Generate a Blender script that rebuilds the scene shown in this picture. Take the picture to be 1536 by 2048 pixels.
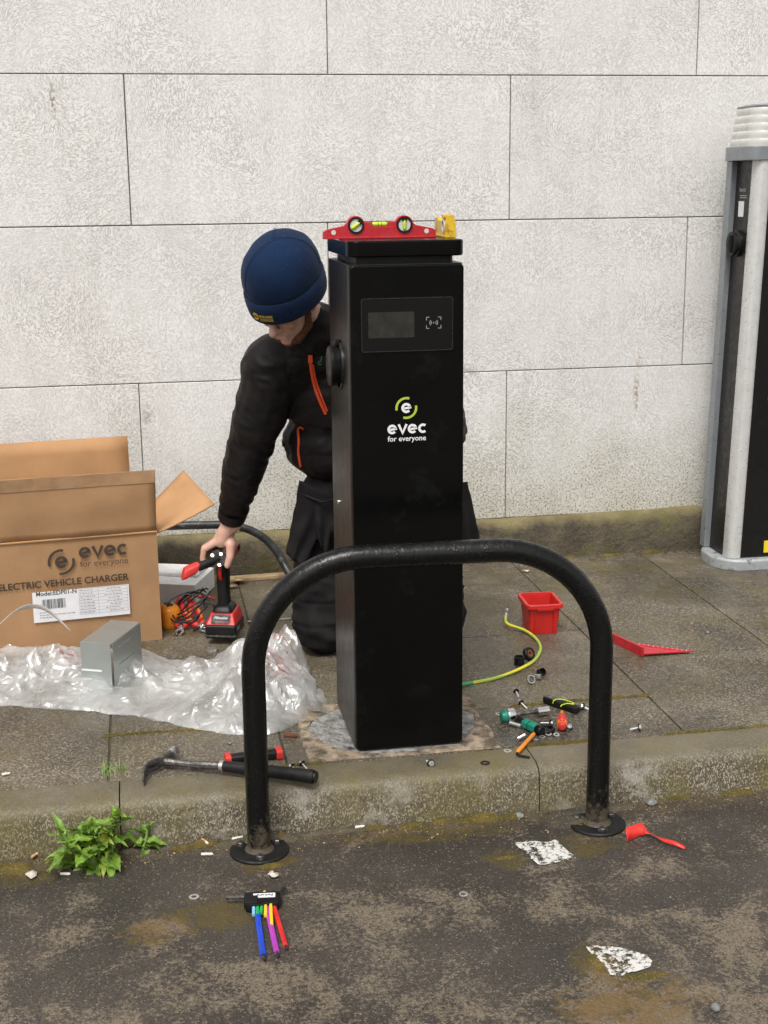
import bpy, bmesh, math, random
import numpy as np
from mathutils import Vector, Matrix, Euler, noise as mnoise
from mathutils.bvhtree import BVHTree
random.seed(7)
for o in list(bpy.data.objects): bpy.data.objects.remove(o)
scene = bpy.context.scene
COL = scene.collection
rad = math.radians

# ------------------------------------------------------------------ camera
cam_data = bpy.data.cameras.new('camera')
cam = bpy.data.objects.new('camera', cam_data); COL.objects.link(cam)
cam_data.sensor_fit = 'VERTICAL'; cam_data.sensor_height = 36.0; cam_data.sensor_width = 27.0
cam_data.lens = 2739.0 / 2048.0 * 36.0
cam_data.clip_start = 0.05; cam_data.clip_end = 400
_p, _y, _r = rad(13.41), rad(10.07), rad(0.61)
_f = Vector((math.sin(_y)*math.cos(_p), math.cos(_y)*math.cos(_p), -math.sin(_p)))
_rt = Vector((math.cos(_y), -math.sin(_y), 0)); _dn = _f.cross(_rt)
_r2 = _rt*math.cos(_r) + _dn*math.sin(_r); _d2 = -_rt*math.sin(_r) + _dn*math.cos(_r)
cm = Matrix.Identity(4)
for i in range(3):
    cm[i][0] = _r2[i]; cm[i][1] = -_d2[i]; cm[i][2] = -_f[i]
cm.translation = (0, 0, 1.68)
cam.matrix_world = cm
scene.camera = cam

# ------------------------------------------------------------------ world, sun, exposure
SUN_EL, SUN_AZ = rad(58), rad(205)          # azimuth clockwise from +Y
world = bpy.data.worlds.new('World'); scene.world = world; world.use_nodes = True
wn = world.node_tree
bg = wn.nodes['Background']
sky = wn.nodes.new('ShaderNodeTexSky'); sky.sky_type = 'NISHITA'; sky.sun_disc = False
sky.sun_elevation = SUN_EL; sky.sun_rotation = SUN_AZ
sky.air_density = 1.0; sky.dust_density = 4.0; sky.ozone_density = 1.0
hs = wn.nodes.new('ShaderNodeHueSaturation'); hs.inputs['Saturation'].default_value = 0.12
wn.links.new(sky.outputs[0], hs.inputs['Color'])
tint = wn.nodes.new('ShaderNodeMix'); tint.data_type = 'RGBA'; tint.blend_type = 'MULTIPLY'
tint.inputs[0].default_value = 1.0; tint.inputs[7].default_value = (1.0, 0.99, 0.966, 1)
wn.links.new(hs.outputs[0], tint.inputs[6])
wn.links.new(tint.outputs[2], bg.inputs['Color'])
bg.inputs['Strength'].default_value = 0.118
sun_d = bpy.data.lights.new('sun', 'SUN'); sun_d.energy = 1.35; sun_d.angle = rad(22); sun_d.color = (1, .97, .93)
sun = bpy.data.objects.new('sun', sun_d); COL.objects.link(sun)
_sd = Vector((math.sin(SUN_AZ)*math.cos(SUN_EL), math.cos(SUN_AZ)*math.cos(SUN_EL), math.sin(SUN_EL)))
sun.rotation_euler = _sd.to_track_quat('Z', 'Y').to_euler()
cy = scene.cycles
cy.max_bounces = 7; cy.diffuse_bounces = 3; cy.glossy_bounces = 3; cy.transmission_bounces = 4; cy.transparent_max_bounces = 6
vs = scene.view_settings
vs.view_transform = 'Standard'; vs.look = 'None'; vs.gamma = 1; vs.exposure = 0.53; vs.use_curve_mapping = False

# ------------------------------------------------------------------ mesh helpers
def T(x=0, y=0, z=0, rx=0, ry=0, rz=0, s=1):
    return Matrix.Translation((x, y, z)) @ Euler((rad(rx), rad(ry), rad(rz))).to_matrix().to_4x4() @ Matrix.Scale(s, 4)
def frame(o, xa, ya, za):
    m = Matrix.Identity(4)
    for i in range(3): m[i][0] = xa[i]; m[i][1] = ya[i]; m[i][2] = za[i]; m[i][3] = o[i]
    return m
class MB:
    def __init__(s): s.v = []; s.f = []
    def add(s, v, f, M=None):
        b = len(s.v)
        s.v += [tuple(M @ Vector(p)) if M else tuple(p) for p in v]
        s.f += [tuple(i+b for i in q) for q in f]; return s
    def box(s, x0, x1, y0, y1, z0, z1, M=None):
        v = [(x, y, z) for z in (z0, z1) for y in (y0, y1) for x in (x0, x1)]
        return s.add(v, [(0,2,3,1),(4,5,7,6),(0,1,5,4),(2,6,7,3),(0,4,6,2),(1,3,7,5)], M)
    def prism(s, poly, z0, z1, M=None, scale1=1.0):
        n = len(poly)
        v = [(x, y, z0) for x, y in poly] + [(x*scale1, y*scale1, z1) for x, y in poly]
        f = [tuple(reversed(range(n))), tuple(range(n, 2*n))] + [(i, (i+1) % n, n+(i+1) % n, n+i) for i in range(n)]
        return s.add(v, f, M)
    def loft(s, rings, M=None, cap=True, closed=True):
        n = len(rings[0]); v = [p for r in rings for p in r]; f = []
        for k in range(len(rings)-1):
            for i in range(n if closed else n-1):
                j = (i+1) % n; f.append((k*n+i, k*n+j, (k+1)*n+j, (k+1)*n+i))
        if cap and closed:
            f.append(tuple(reversed(range(n)))); f.append(tuple(range((len(rings)-1)*n, len(rings)*n)))
        return s.add(v, f, M)
    def lathe(s, prof, n=24, M=None, sx=1, sy=1, cap=True):
        rings = [[(r*sx*math.cos(2*math.pi*i/n), r*sy*math.sin(2*math.pi*i/n), z) for i in range(n)] for r, z in prof]
        return s.loft(rings, M, cap)
    def tube(s, pts, r, n=10, M=None, cap=True):
        pts = [Vector(p) for p in pts]; rr = r if isinstance(r, (list, tuple)) else [r]*len(pts)
        rings = []; u = None
        for i, p in enumerate(pts):
            t = (pts[min(i+1, len(pts)-1)] - pts[max(i-1, 0)]).normalized()
            if u is None:
                u = t.orthogonal().normalized()
            u = (u - t*u.dot(t)).normalized(); w = t.cross(u)
            rings.append([p + (u*math.cos(2*math.pi*k/n) + w*math.sin(2*math.pi*k/n))*rr[i] for k in range(n)])
        return s.loft(rings, M, cap)
    def ell(s, c, r, R=None, nu=20, nv=14):
        rings = [[(math.sin(math.pi*j/nv)*math.cos(2*math.pi*i/nu), math.sin(math.pi*j/nv)*math.sin(2*math.pi*i/nu), -math.cos(math.pi*j/nv)) for i in range(nu)] for j in range(1, nv)]
        m = Matrix.Translation(c) @ (R if R else Matrix.Identity(4)) @ Matrix.Diagonal((r[0], r[1], r[2], 1))
        return s.loft(rings, m)
    def grid(s, fn, nu, nv, M=None):
        v = [fn(i/(nu-1), j/(nv-1)) for j in range(nv) for i in range(nu)]
        f = [(j*nu+i, j*nu+i+1, (j+1)*nu+i+1, (j+1)*nu+i) for j in range(nv-1) for i in range(nu-1)]
        return s.add(v, f, M)
    def cap(s, p0, r0, p1, r1, n=14, seg=5):            # tapered capsule
        p0, p1 = Vector(p0), Vector(p1); d = (p1-p0); L = d.length; t = d/L
        u = t.orthogonal().normalized(); w = t.cross(u); rings = []
        for k in range(seg+1):
            a = -math.pi/2 + (math.pi/2)*(k+.15)/(seg+.15); rings.append((p0 + t*r0*math.sin(a), r0*math.cos(a)))
        for k in range(seg+1):
            a = (math.pi/2)*k/(seg+.15); rings.append((p1 + t*r1*math.sin(a), r1*math.cos(a)))
        return s.loft([[c + (u*math.cos(2*math.pi*i/n)+w*math.sin(2*math.pi*i/n))*r for i in range(n)] for c, r in rings])
def rrect(w, h, r, n=5, cx=0, cy=0):
    out = []
    for qx, qy, a0 in ((1,1,0),(-1,1,90),(-1,-1,180),(1,-1,270)):
        for k in range(n+1):
            a = rad(a0 + 90*k/n); out.append((cx+qx*(w/2-r)+r*math.cos(a), cy+qy*(h/2-r)+r*math.sin(a)))
    return out
def catmull(pts, k=6):
    pts = [Vector(p) for p in pts]; P = [2*pts[0]-pts[1]] + pts + [2*pts[-1]-pts[-2]]; out = []
    for i in range(1, len(P)-2):
        for j in range(k):
            t = j/k; a, b, c, d = P[i-1], P[i], P[i+1], P[i+2]
            out.append(.5*((2*b)+(c-a)*t+(2*a-5*b+4*c-d)*t*t+(3*b-a-3*c+d)*t**3))
    out.append(pts[-1]); return out
def mesh_from(mb, bevel=0, seg=2, angle=35, name='m', fix=True):
    me = bpy.data.meshes.new(name); me.from_pydata([tuple(p) for p in mb.v], [], mb.f)
    bm = bmesh.new(); bm.from_mesh(me)
    if fix: bmesh.ops.recalc_face_normals(bm, faces=bm.faces)
    if bevel:
        es = [e for e in bm.edges if len(e.link_faces) == 2 and e.calc_face_angle(0) > rad(30)]
        bmesh.ops.bevel(bm, geom=es, offset=bevel, segments=seg, profile=.5, affect='EDGES', clamp_overlap=True)
    bm.to_mesh(me); bm.free()
    me.polygons.foreach_set('use_smooth', [True]*len(me.polygons))
    me.set_sharp_from_angle(angle=rad(angle)); me.update(); return me
def obj(name, mb, mat, parent=None, bevel=0, seg=2, angle=35, off=None, mesh=None, fix=True):
    me = mesh or mesh_from(mb, bevel, seg, angle, name, fix)
    if mat and not me.materials: me.materials.append(mat)
    o = bpy.data.objects.new(name, me); COL.objects.link(o)
    if parent: o.parent = parent
    if bevel and not mesh:
        w_ = o.modifiers.new('weighted_normals', 'WEIGHTED_NORMAL'); w_.keep_sharp = True; w_.weight = 80
    if off is not None:                                     # mesh authored in world space under an unrotated parent
        me.transform(Matrix.Translation(-Vector(off)))
    return o
def tag(o, label=None, cat=None, group=None, kind=None):
    if label: o['label'] = label
    if cat: o['category'] = cat
    if group: o['group'] = group
    if kind: o['kind'] = kind
    return o
def thing(name, label, cat, loc=(0,0,0), rz=0, group=None, rx=0, ry=0):
    o = bpy.data.objects.new(name, None); COL.objects.link(o); o.empty_display_size = .05
    o.location = loc; o.rotation_euler = (rad(rx), rad(ry), rad(rz)); return tag(o, label, cat, group)
def place(o, x, y, z, rz=0, rx=0, ry=0):
    o.location = (x, y, z); o.rotation_euler = (rad(rx), rad(ry), rad(rz)); return o
def remesh(mb, voxel, smooth=6, fac=.5):
    me = mesh_from(mb); o = bpy.data.objects.new('tmp', me); COL.objects.link(o)
    m = o.modifiers.new('r', 'REMESH'); m.mode = 'VOXEL'; m.voxel_size = voxel
    s = o.modifiers.new('s', 'SMOOTH'); s.iterations = smooth; s.factor = fac
    dg = bpy.context.evaluated_depsgraph_get()
    r = bpy.data.meshes.new_from_object(o.evaluated_get(dg)); bpy.data.objects.remove(o)
    r.materials.clear()
    r.polygons.foreach_set('use_smooth', [True]*len(r.polygons)); return r
def displace(me, fn):
    n = len(me.vertices); co = np.empty(n*3); me.vertices.foreach_get('co', co); co = co.reshape(-1, 3)
    no = np.empty(n*3); me.vertex_normals.foreach_get('vector', no); no = no.reshape(-1, 3)
    d = np.array([fn(Vector(c), Vector(m)) for c, m in zip(co, no)])
    me.vertices.foreach_set('co', (co + no*d[:, None]).ravel()); me.update()
def nz(p, s, seed=0): return mnoise.noise(Vector(p)*s + Vector((seed*7.3, seed*3.1, seed*5.7)))

def text_geo(body, x0, x1, y0, y1=None, bold=0.0, shear=0):
    """font outline fitted to a box; returns flat verts/faces in (x, y)"""
    cu = bpy.data.curves.new('t', 'FONT'); cu.body = body; cu.size = 1; cu.offset = bold; cu.shear = shear; cu.resolution_u = 3
    o = bpy.data.objects.new('t', cu); COL.objects.link(o)
    dg = bpy.context.evaluated_depsgraph_get(); me = bpy.data.meshes.new_from_object(o.evaluated_get(dg))
    v = np.array([tuple(p.co) for p in me.vertices]); f = [tuple(p.vertices) for p in me.polygons]
    bpy.data.objects.remove(o)
    mn, mx = v.min(0), v.max(0); sx = (x1-x0)/(mx[0]-mn[0]); sy = sx if y1 is None else (y1-y0)/(mx[1]-mn[1])
    return [((p[0]-mn[0])*sx+x0, (p[1]-(0 if y1 is None else mn[1]))*sy+y0, 0) for p in v], f
def add_text(mb, M, *a, **k):
    v, f = text_geo(*a, **k); mb.add(v, f, M)
def ribbon(mb, pts, w, M=None):                 # flat stroke in (x, y)
    pts = [Vector((p[0], p[1])) for p in pts]; L = []; Rr = []
    for i, p in enumerate(pts):
        t = (pts[min(i+1, len(pts)-1)]-pts[max(i-1, 0)]).normalized(); n = Vector((-t.y, t.x))
        if 0 < i < len(pts)-1:
            a = (pts[i]-pts[i-1]).normalized(); c = abs(Vector((-a.y, a.x)).dot(n)); n = n/max(c, .6)
        L.append((p.x+n.x*w/2, p.y+n.y*w/2, 0)); Rr.append((p.x-n.x*w/2, p.y-n.y*w/2, 0))
    k = len(pts); mb.add(L+Rr, [(i, k+i, k+i+1, i+1) for i in range(k-1)], M)
def arc(cx, cy, r, a0, a1, n=20): return [(cx+r*math.cos(rad(a0+(a1-a0)*i/n)), cy+r*math.sin(rad(a0+(a1-a0)*i/n))) for i in range(n+1)]
def glyph(mb, ch, x, y, h, w, M):               # rounded logo letters e, v, c of height h at x; returns advance
    r = h/2 - w/2; cx, cy = x+h/2, y+h/2
    if ch == 'e':
        ribbon(mb, arc(cx, cy, r, 12, 318, 26), w, M); ribbon(mb, [(cx-r*.55, cy-h*.04), (cx+h/2, cy+h*.06)], w*.92, M); return h*1.1
    if ch == 'c':
        ribbon(mb, arc(cx, cy, r, 48, 312, 24), w, M); return h*1.0
    ribbon(mb, [(x+w*.35, y+h), (x+h*.5, y+w*.35), (x+h-w*.35, y+h)], w, M); return h*1.04
def evec_word(mb, x0, x1, y, M):
    h = (x1-x0)/4.12; x = x0
    for ch in 'evec': x += glyph(mb, ch, x, y, h, h*.25, M)
    return h
# ------------------------------------------------------------------ material helpers
class NT:
    def __init__(s, name):
        s.m = bpy.data.materials.new(name); s.m.use_nodes = True; s.t = s.m.node_tree
        s.b = s.t.nodes['Principled BSDF']
    def n(s, typ, ins=None, **at):
        nd = s.t.nodes.new(typ)
        for k, v in at.items(): setattr(nd, k, v)
        for k, v in (ins or {}).items(): s.set(nd.inputs[k], v)
        return nd
    def set(s, sock, v):
        if isinstance(v, bpy.types.NodeSocket): s.t.links.new(v, sock)
        else:
            if sock.type == 'RGBA' and len(v) == 3: v = (*v, 1)
            sock.default_value = v
    def p(s, **k):
        for a, v in k.items(): s.set(s.b.inputs[a.replace('_', ' ')], v)
    def math(s, op, a, b=0.0, clamp=False):
        return s.n('ShaderNodeMath', {0: a, 1: b}, operation=op, use_clamp=clamp).outputs[0]
    def mix(s, f, a, b, blend='MIX'):
        return s.n('ShaderNodeMix', {0: f, 6: a, 7: b}, data_type='RGBA', blend_type=blend).outputs[2]
    def noise(s, vec, scale, detail=3, rough=.55, dist=0):
        return s.n('ShaderNodeTexNoise', {'Vector': vec, 'Scale': scale, 'Detail': detail, 'Roughness': rough, 'Distortion': dist}).outputs[0]
    def noise2(s, vec, scale, detail=3, rough=.55):
        return s.n('ShaderNodeTexNoise', {'Vector': vec, 'Scale': scale, 'Detail': detail, 'Roughness': rough}, noise_dimensions='2D').outputs[0]
    def vor2(s, vec, scale):
        return s.n('ShaderNodeTexVoronoi', {'Vector': vec, 'Scale': scale}, voronoi_dimensions='2D')
    def noisec(s, vec, scale, detail=2):
        return s.n('ShaderNodeTexNoise', {'Vector': vec, 'Scale': scale, 'Detail': detail}).outputs[1]
    def vor(s, vec, scale, feature='F1', rnd=1):
        return s.n('ShaderNodeTexVoronoi', {'Vector': vec, 'Scale': scale, 'Randomness': rnd}, feature=feature)
    def mr(s, v, a, b, c=0.0, d=1.0):
        return s.n('ShaderNodeMapRange', {0: v, 1: a, 2: b, 3: c, 4: d}).outputs[0]
    def vadd(s, a, b, scale=1.0):
        m = s.n('ShaderNodeVectorMath', {0: b, 3: scale}, operation='SCALE').outputs[0]
        return s.n('ShaderNodeVectorMath', {0: a, 1: m}, operation='ADD').outputs[0]
    def bump(s, h, strength=.3, dist=.002):
        bn = s.n('ShaderNodeBump', {'Height': h, 'Strength': strength, 'Distance': dist}); s.set(s.b.inputs['Normal'], bn.outputs[0])
    def pos(s): return s.n('ShaderNodeNewGeometry').outputs['Position']
    def oc(s): return s.n('ShaderNodeTexCoord').outputs['Object']
    def xyz(s, v): return s.n('ShaderNodeSeparateXYZ', {0: v}).outputs
    def comb(s, x, y, z): return s.n('ShaderNodeCombineXYZ', {0: x, 1: y, 2: z}).outputs[0]
    def rnd(s): return s.n('ShaderNodeObjectInfo').outputs['Random']
    def blob(s, xyz, cx, cy, rx, ry, axes=(0, 1)):       # soft elliptical mask, 1 at centre
        a = s.math('DIVIDE', s.math('SUBTRACT', xyz[axes[0]], cx), rx); b = s.math('DIVIDE', s.math('SUBTRACT', xyz[axes[1]], cy), ry)
        return s.math('SUBTRACT', 1.0, s.math('ADD', s.math('MULTIPLY', a, a), s.math('MULTIPLY', b, b)), clamp=True)
def pm(name, col, rough=.5, metal=0, var=.18, vs=25, bump=.12, bs=250, bd=.001, rv=.15, spec=.5, coat=0, dirt=None):
    t = NT(name); oc = t.oc()
    n1 = t.noise(oc, vs, 4); k = t.mr(n1, .3, .7, 1-var, 1+var)
    c = t.mix(1.0, col, t.comb(k, k, k), 'MULTIPLY')
    if dirt:                                            # (colour, amount, scale): worn or dirty spots
        d = t.mr(t.noise(oc, dirt[2], 5, .65), .62-.3*dirt[1], .72-.2*dirt[1]); c = t.mix(d, c, dirt[0])
    t.p(Base_Color=c, Metallic=metal, Specular_IOR_Level=spec, Coat_Weight=coat)
    t.p(Roughness=t.mr(t.noise(oc, vs*1.7, 3), .3, .7, max(.02, rough-rv), min(1, rough+rv)))
    if bump: t.bump(t.noise(oc, bs, 3), bump, bd)
    return t.m

# ---- rendered wall
def wall_mat():
    t = NT('rendered_wall'); p = t.pos(); x = t.xyz(p); q = t.comb(x[0], x[2], 0.0)
    wq = t.vadd(t.vadd(q, t.noisec(q, 1.7, 0), .35), t.noisec(q, 7.0, 0), .07)
    r = t.math('MULTIPLY', t.vor2(wq, 2.3).outputs['Distance'], 58.0)
    st = t.noise(t.comb(r, t.math('MULTIPLY', x[0], 46.0), t.math('MULTIPLY', x[2], 46.0)), 1.0, 2, .6)
    grain = t.noise2(q, 190, 2, .6)
    amp = t.mr(t.noise2(q, 2.9, 2), .35, .65, .45, 1.0)
    g1 = t.mr(t.math('ABSOLUTE', t.math('SUBTRACT', t.math('ADD', st, t.math('MULTIPLY', t.math('SUBTRACT', grain, .5), .16)), .5)), .008, .062, 1.0, 0.0)
    groove = t.math('MULTIPLY', g1, amp)
    zz = t.math('ADD', x[2], t.math('MULTIPLY', t.noise2(q, 3.1, 3), -.6))
    bot = t.mr(zz, -.02, .46, 1.0, 0.0)
    c = t.mix(t.mr(t.noise2(q, 1.3, 4, .6), .36, .68, 0, .30), (.86,.845,.825), (.75,.725,.70))
    drip = t.mr(t.noise2(t.comb(t.math('MULTIPLY', x[0], 9.0), t.math('MULTIPLY', x[2], 1.1), 0.0), 1.0, 3), .5, .75)
    c = t.mix(t.math('MULTIPLY', drip, .2), c, (.62,.59,.545))
    kb = t.mr(t.rnd(), 0, 1, .965, 1.025); c = t.mix(1.0, c, t.comb(kb, kb, kb), 'MULTIPLY')
    c = t.mix(t.math('MULTIPLY', bot, .55), c, (.50,.465,.34))
    pits = t.math('MULTIPLY', t.mr(t.noise2(q, 120, 2), .56, .64), t.math('ADD', .10, t.math('MULTIPLY', bot, .8)))
    c = t.mix(pits, c, (.20,.185,.14))
    c = t.mix(t.math('MULTIPLY', groove, .56), c, (.28,.262,.24))
    rn = t.mr(t.noise2(q, 60, 2), .42, .58)
    for cx, cz, rx, rz, col in ((-.27,2.0,.014,.085,(.25,.2,.13)), (2.06,.82,.016,.10,(.38,.27,.18)), (2.07,.955,.02,.04,(.42,.30,.2)), (.02,.80,.03,.06,(.42,.4,.37)), (1.3,.93,.08,.03,(.4,.38,.34))):
        c = t.mix(t.math('MULTIPLY', t.math('MULTIPLY', t.blob(x, cx, cz, rx, rz, (0, 2)), rn), .8), c, col)
    t.p(Base_Color=c, Roughness=.88, Specular_IOR_Level=.25)
    t.bump(t.math('SUBTRACT', t.math('MULTIPLY', grain, .5), t.math('MULTIPLY', g1, .7)), .5, .0035); return t.m
def plinth_mat():
    t = NT('mossy_plinth'); p = t.pos(); x = t.xyz(p)
    n = t.noise(p, 6, 6, .65); c = t.mix(t.mr(n, .35, .65), (.050,.041,.028), (.150,.122,.078))
    top = t.mr(t.math('ADD', x[2], t.math('MULTIPLY', t.noise(p, 9, 4), .12)), .315, .365)
    c = t.mix(t.math('MULTIPLY', top, .6), c, (.36,.30,.13))
    c = t.mix(t.mr(t.noise(p, 4, 5, .6), .52, .68, 0, .75), c, (.12,.115,.03))
    c = t.mix(t.mr(t.noise(p, 300, 2), .64, .72), c, (.38,.34,.26))
    t.p(Base_Color=c, Roughness=.8); t.bump(t.noise(p, 38, 6, .72), 1.0, .016); return t.m
def slab_mat():
    t = NT('paving_concrete'); p = t.pos(); x = t.xyz(p); k = t.mr(t.rnd(), 0, 1, .84, 1.14)
    c = t.mix(t.mr(t.noise2(p, 3.2, 5, .62), .35, .65), (.078,.066,.050), (.138,.118,.090))
    c = t.mix(1.0, c, t.comb(k, k, k), 'MULTIPLY')
    gx = t.xyz(t.vor2(p, 250).outputs['Color'])
    c = t.mix(t.mr(gx[0], .66, .8, 0, .75), c, (.31,.27,.205)); c = t.mix(t.mr(gx[1], .7, .85, 0, .7), c, (.042,.034,.025))
    mn = t.noise2(p, 5.3, 5, .65)
    moss = t.math('MULTIPLY', t.mr(mn, .47, .64), t.mr(x[1], 3.5, 5.2, .45, .95))
    c = t.mix(t.math('MULTIPLY', moss, .55), c, (.115,.092,.030))
    wet = t.mr(t.noise2(p, 2.1, 4, .6), .40, .62)
    red = t.math('MULTIPLY', t.blob(x, 1.33, 4.30, .10, .16), t.mr(mn, .38, .6)); c = t.mix(t.math('MULTIPLY', red, .5), c, (.13,.05,.04))
    c = t.mix(1.0, c, t.mix(wet, (1.12,1.11,1.09), (.74,.73,.71)), 'MULTIPLY')
    t.p(Base_Color=c, Roughness=t.mr(wet, 0, 1, .55, .27)); t.bump(t.math('ADD', t.noise2(p, 250, 2), t.math('MULTIPLY', t.noise2(p, 28, 3), .7)), .6, .0025); return t.m
def kerb_mat():
    t = NT('kerb_concrete'); p = t.pos(); x = t.xyz(p)
    n = t.noise(p, 4.5, 5, .62); c = t.mix(t.mr(n, .34, .66), (.088,.074,.047), (.165,.142,.098))
    face = t.mr(t.math('ADD', x[2], t.math('MULTIPLY', n, .05)), .110, .152, 1.0, 0.0)
    gv = t.comb(t.math('MULTIPLY', x[0], 330.0), t.math('MULTIPLY', x[1], 330.0), t.math('MULTIPLY', x[2], 210.0))
    g = t.xyz(t.vor(gv, 1.0).outputs['Color'])
    c = t.mix(t.math('MULTIPLY', t.mr(g[0], .60, .78), t.mr(face, 0, 1, .15, .8)), c, (.43,.375,.275))
    c = t.mix(t.math('MULTIPLY', t.mr(g[1], .70, .82), t.mr(face, 0, 1, .25, .8)), c, (.045,.037,.026))
    lich = t.math('MULTIPLY', t.mr(t.noise(p, 8.5, 6, .72), .53, .64), face); c = t.mix(t.math('MULTIPLY', lich, .65), c, (.44,.41,.36))
    c = t.mix(t.mr(t.noise(p, 3.7, 5, .65), .47, .66, 0, .6), c, (.140,.113,.030))
    c = t.mix(t.math('MULTIPLY', t.mr(x[2], .0, .03, .6, 0.0), t.mr(n, .4, .6)), c, (.07,.055,.035))
    t.p(Base_Color=c, Roughness=t.mr(face, 0, 1, .5, .75)); t.bump(t.math('ADD', t.noise(gv, .7, 2), t.math('MULTIPLY', n, 1.5)), .6, .003); return t.m
def road_mat():
    t = NT('asphalt'); p = t.pos(); x = t.xyz(p)
    c = t.mix(t.mr(t.noise2(p, 2.0, 4, .6), .35, .65), (.041,.034,.029), (.070,.059,.049))
    wp = t.vadd(p, t.noisec(p, 5, 1), .14)
    pt = t.math('ADD', t.mr(t.noise2(wp, 4.2, 6, .74), .38, .68), t.mr(x[1], 2.5, 3.2, .20, -.16))
    fine = t.noise2(p, 85, 4, .72)
    lk = t.mr(t.math('ADD', t.math('MULTIPLY', pt, .50), t.math('MULTIPLY', fine, 1.15)), .80, 1.06)
    c = t.mix(t.math('MULTIPLY', lk, .66), c, (.24,.19,.13))
    g = t.xyz(t.vor2(p, 330).outputs['Color']); c = t.mix(t.mr(g[0], .955, .98, 0, .6), c, (.30,.26,.20)); c = t.mix(t.mr(g[1], .7, .8, 0, .5), c, (.02,.017,.014))
    mz = 0.0
    for cx, cy, rx, ry in ((.10,2.965,.20,.10),(.95,2.43,.22,.13),(.93,2.60,.08,.10),(.86,3.10,.08,.07),(-.05,2.92,.09,.08),(.70,3.29,.3,.08),(-.36,3.27,.16,.10),(.25,3.20,.12,.07),(1.08,3.13,.12,.08)):
        mz = t.math('MAXIMUM', mz, t.blob(x, cx, cy, rx, ry))
    mm = t.math('MULTIPLY', t.mr(t.math('ADD', t.math('MULTIPLY', mz, .34), t.noise2(wp, 22, 6, .75)), .60, .84), t.mr(mz, 0, .12))
    c = t.mix(t.math('MULTIPLY', mm, .75), c, t.mix(t.mr(pt, .3, .8), (.095,.070,.016), (.15,.090,.028)))
    edge = t.mr(t.math('ADD', x[1], t.math('MULTIPLY', t.noise2(p, 12, 4), .12)), 3.325, 3.41); c = t.mix(t.math('MULTIPLY', edge, .85), c, (.125,.097,.06))
    t.p(Base_Color=c, Roughness=t.mr(lk, 0, 1, .42, .8), Specular_IOR_Level=.4)
    t.bump(t.math('ADD', t.noise2(p, 160, 3, .7), fine), .75, .003); return t.m
def soil_mat():
    t = NT('joint_soil'); p = t.pos()
    c = t.mix(t.mr(t.noise(p, 7, 5, .65), .45, .6), (.060,.049,.034), (.095,.080,.030)); t.p(Base_Color=c, Roughness=.95); t.bump(t.noise(p, 150, 4), .8, .005); return t.m
def moss_mat():
    t = NT('moss'); p = t.pos()
    c = t.mix(t.mr(t.noise(p, 18, 4), .35, .65), (.075,.065,.012), (.17,.115,.022)); c = t.mix(t.mr(t.noise(p, 220, 3), .55, .68), c, (.24,.19,.07))
    t.p(Base_Color=c, Roughness=.95); t.bump(t.noise(p, 260, 4, .7), 1, .006); return t.m
def paint_mat():
    t = NT('flaking_paint'); p = t.pos(); n = t.noise2(p, 60, 5, .75); m = t.mr(t.math('ADD', t.math('MULTIPLY', n, .7), t.math('MULTIPLY', t.noise2(p, 14, 2), .3)), .44, .52)
    c = t.mix(t.noise2(p, 200, 2), (.46,.44,.40), (.74,.73,.70)); t.p(Base_Color=c, Roughness=.85, Alpha=m, Specular_IOR_Level=.2); return t.m
def cardboard_mat(name='cardboard', col=(.395,.228,.115)):
    t = NT(name); o = t.oc(); x = t.xyz(o)
    fl = t.noise(t.comb(t.math('MULTIPLY', x[0], 230.0), t.math('MULTIPLY', x[1], 230.0), t.math('MULTIPLY', x[2], 6.0)), 1.0, 2)
    k = t.mr(t.noise(o, 6, 5, .6), .3, .7, .87, 1.10); c = t.mix(1.0, col, t.comb(k, k, k), 'MULTIPLY')
    c = t.mix(t.mr(t.noise(o, 240, 3), .63, .75, 0, .35), c, (.27,.14,.06))
    c = t.mix(t.mr(t.noise(o, 3.3, 4), .56, .72, 0, .3), c, (.33,.19,.1))
    t.p(Base_Color=c, Roughness=.72, Specular_IOR_Level=.3); t.bump(t.math('ADD', t.math('MULTIPLY', fl, .4), t.noise(o, 14, 3)), .35, .004); return t.m
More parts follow.
